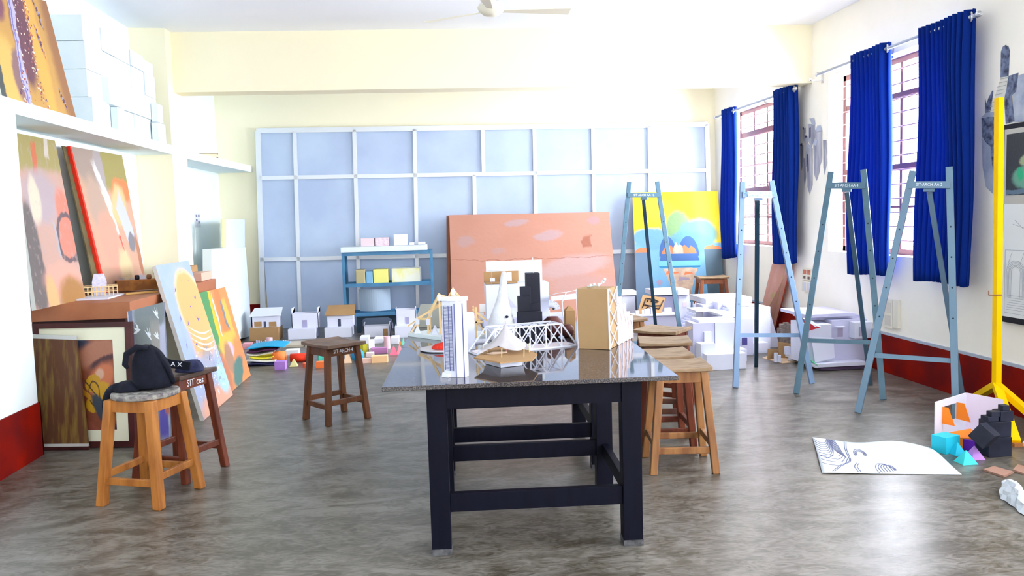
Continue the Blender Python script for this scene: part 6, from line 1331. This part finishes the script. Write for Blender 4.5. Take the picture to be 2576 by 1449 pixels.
b = MB(); quad_slab(b, [Bk, Cr, Cr+Vector((0, 0, h*.92)), Bk+Vector((0, 0, h))], .006); b.build('back_wall', mat('pinkish_white_card', (.68, .60, .72), .8), t)
b = MB(); b.prism([(A_.x+.006, A_.y), (C_.x, C_.y-.02), (Cr.x, Cr.y), (Bk.x, Bk.y)], (.001, .006)); b.build('base', WC, t)
org = mat('orange_card', (.95, .26, .02), .6); nw = (Bk-A_).cross(Vector((0, 0, 1))).normalized()
for u0, u1, dd in ((.20, .30, .07), (.66, .56, .09)):
    p0_, p1_ = f2(u0, .42), f2(u0, .84); q0 = p0_ + nw*dd*1.0 + (Bk-A_).normalized()*(.03 if u0 < .5 else .01)+Vector((0, 0, -.01)); q1 = p1_ + nw*dd*.6
    b = MB(); b.poly([p0_+nw*.004, q0, q1, p1_+nw*.004]); b.build('shutter', org, t, solid=.002)
b = MB(); c = g(2445, 1128, .007); nseg = 12; 
for k in range(nseg):
    a0 = PI+PI*.55*k/nseg; a1 = PI+PI*.55*(k+1)/nseg; p = [(c.x+.03+.16*math.cos(a), c.y+.12+.13*math.sin(a)) for a in (a0, a1)]
    b.hexa([(p[0][0], p[0][1], .007), (p[1][0], p[1][1], .007), (c.x+.10, c.y+.16, .007), (c.x+.09, c.y+.16, .007), (p[0][0], p[0][1], .075), (p[1][0], p[1][1], .075), (c.x+.10, c.y+.16, .085), (c.x+.09, c.y+.16, .085)])
b.build('curved_bench', org, t)
# black cubes in a leaning heap
bkc = mat('black_cube_card', (.012, .014, .026), .5, nz=10, ncol=(.022, .025, .045))
L = Loc(2517, 1150)
def cube(x0, x1, yt, yb, d, dep, lab, rz=0.0, rx=0.0, z0=None):
    a = L.w(x0, yt, d); c = L.w(x1, yb, d); w = c.x-a.x; hh = a.z-max(c.z, .001) if z0 is None else a.z-z0; zc = (z0 if z0 is not None else max(c.z, .001)); b = MB()
    M = Matrix.Translation(((a.x+c.x)/2, a.y+dep/2, zc)) @ Matrix.Rotation(rz, 4, 'Z') @ Matrix.Rotation(rx, 4, 'Y')
    b.box(-w/2, w/2, -dep/2, dep/2, 0, hh, M=M); return tag(b.build('black_cube', bkc, bevel=.002), lab, 'cube', 'black card cubes'), zc+hh
z1 = L.w(2500, 1103).z
cube(2488, 2545, 1103, 1150, 0, .12, 'largest black cube, on the floor at the bottom of the heap', z0=.001)
cube(2492, 2544, 1063, 1102, .01, .11, 'second black cube, resting on the largest cube of the heap', z0=z1+.002)
z2 = L.w(2500, 1063, .01).z
cube(2518, 2550, 1036, 1062, .015, .08, 'third black cube up at the right of the heap', z0=z2+.002); z3 = L.w(2500, 1036, .015).z
cube(2486, 2512, 1050, 1062, .015, .07, 'small black cube at the left of the third layer', z0=z2+.002); z4 = L.w(2500, 1050, .015).z
cube(2495, 2516, 1037, 1049, .015, .05, 'tiny black cube stacked on the small left cube', z0=z4+.002)
cube(2523, 2541, 1021, 1035, .02, .045, 'topmost tiny black cube of the heap', z0=z3+.002)
Mc = L.w(2476, 1095, -.05); b = MB(); s = .052; M = Matrix.Translation((Mc.x, Mc.y, Mc.z)) @ Matrix.Rotation(.5, 4, 'X') @ Matrix.Rotation(.45, 4, 'Y') @ Matrix.Rotation(.5, 4, 'Z'); b.box(-s, s, -s, s, -s, s, M=M); tag(b.build('black_cube', bkc, bevel=.002), 'tilted black cube leaning on the left side of the heap', 'cube', 'black card cubes')
blk('box', 2367, 2416, 1101, 1141, (.02, .52, .68), 'turquoise card cube in front of the open white room model', .10, rz=.35)
blk('pyr', 2404, 2434, 1119, 1147, (.02, .52, .70), 'turquoise pyramid touching the turquoise cube')
blk('pyr', 2424, 2462, 1140, 1170, (.03, .62, .66), 'front turquoise pyramid, nearest the contour drawing')
blk('pyr', 2446, 2480, 1128, 1158, (.46, .22, .66), 'light violet pyramid beside the front turquoise one')
blk('box', 2441, 2474, 1110, 1136, (.14, .02, .42), 'deep violet card piece under the tilted black cube', .08, rz=.4)
wp = mat('brown_hardboard', (.34, .19, .14), .6)
for lab, pts in (('brown hardboard offcut lying on the floor below the black cubes', ((2474, 1180), (2525, 1197), (2550, 1186), (2500, 1172))), ('second brown hardboard offcut, at the right edge of the picture', ((2548, 1181), (2576, 1190), (2600, 1176), (2560, 1168)))):
    P = [g(x, y, .012) for x, y in pts]; b = MB(); b.prism([(p.x, p.y) for p in P], (.001, .012)); tag(b.build('hardboard_offcut', wp), lab, 'offcut')
b = MB(); P = [g(x, y, .01) for x, y in ((2572, 1118), (2610, 1126), (2620, 1108), (2582, 1103))]; b.prism([(p.x, p.y) for p in P], (.001, .02)); tag(b.build('foam_offcut', WC), 'small white foam offcut by the front foot of the yellow stand', 'offcut')

# ================================================================== ceiling fan
hubp = g(1236, 26, 3.06); t = thing('ceiling_fan', 'cream ceiling fan hanging from the ceiling in front of the beam', 'fan', (hubp.x, hubp.y, 3.02)); fm = mat('cream_fan_enamel', (.84, .80, .66), .35)
b = MB(); b.lathe([(.02, -.045), (.06, -.035), (.095, -.005), (.105, .02), (.09, .045), (.05, .06), (.03, .075)], 32, c=(hubp.x, hubp.y, 3.06)); b.build('motor', fm, t)
b = MB(); b.tube([(hubp.x, hubp.y, 3.13), (hubp.x, hubp.y, 3.42)], .012, 10); b.build('down_rod', fm, t)
b = MB(); b.lathe([(.02, -.06), (.06, -.02), (.065, .035)], 24, c=(hubp.x, hubp.y, 3.475)); b.build('canopy', fm, t)
for k in range(3):
    an = math.radians(2+120*k+(28 if k == 1 else 0)); an = math.radians((2, 145, 258)[k])
    M = Matrix.Translation((hubp.x, hubp.y, 3.055)) @ Matrix.Rotation(an, 4, 'Z') @ Matrix.Rotation(math.radians(-9), 4, 'X'); b = MB()
    b.hexa([M @ Vector(v) for v in ((.09, -.025, -.003), (.60, -.06, -.003), (.60, .06, -.003), (.09, .025, -.003), (.09, -.025, .002), (.60, -.06, .002), (.60, .06, .002), (.09, .025, .002))]); b.build('blade', fm, t, bevel=.01)
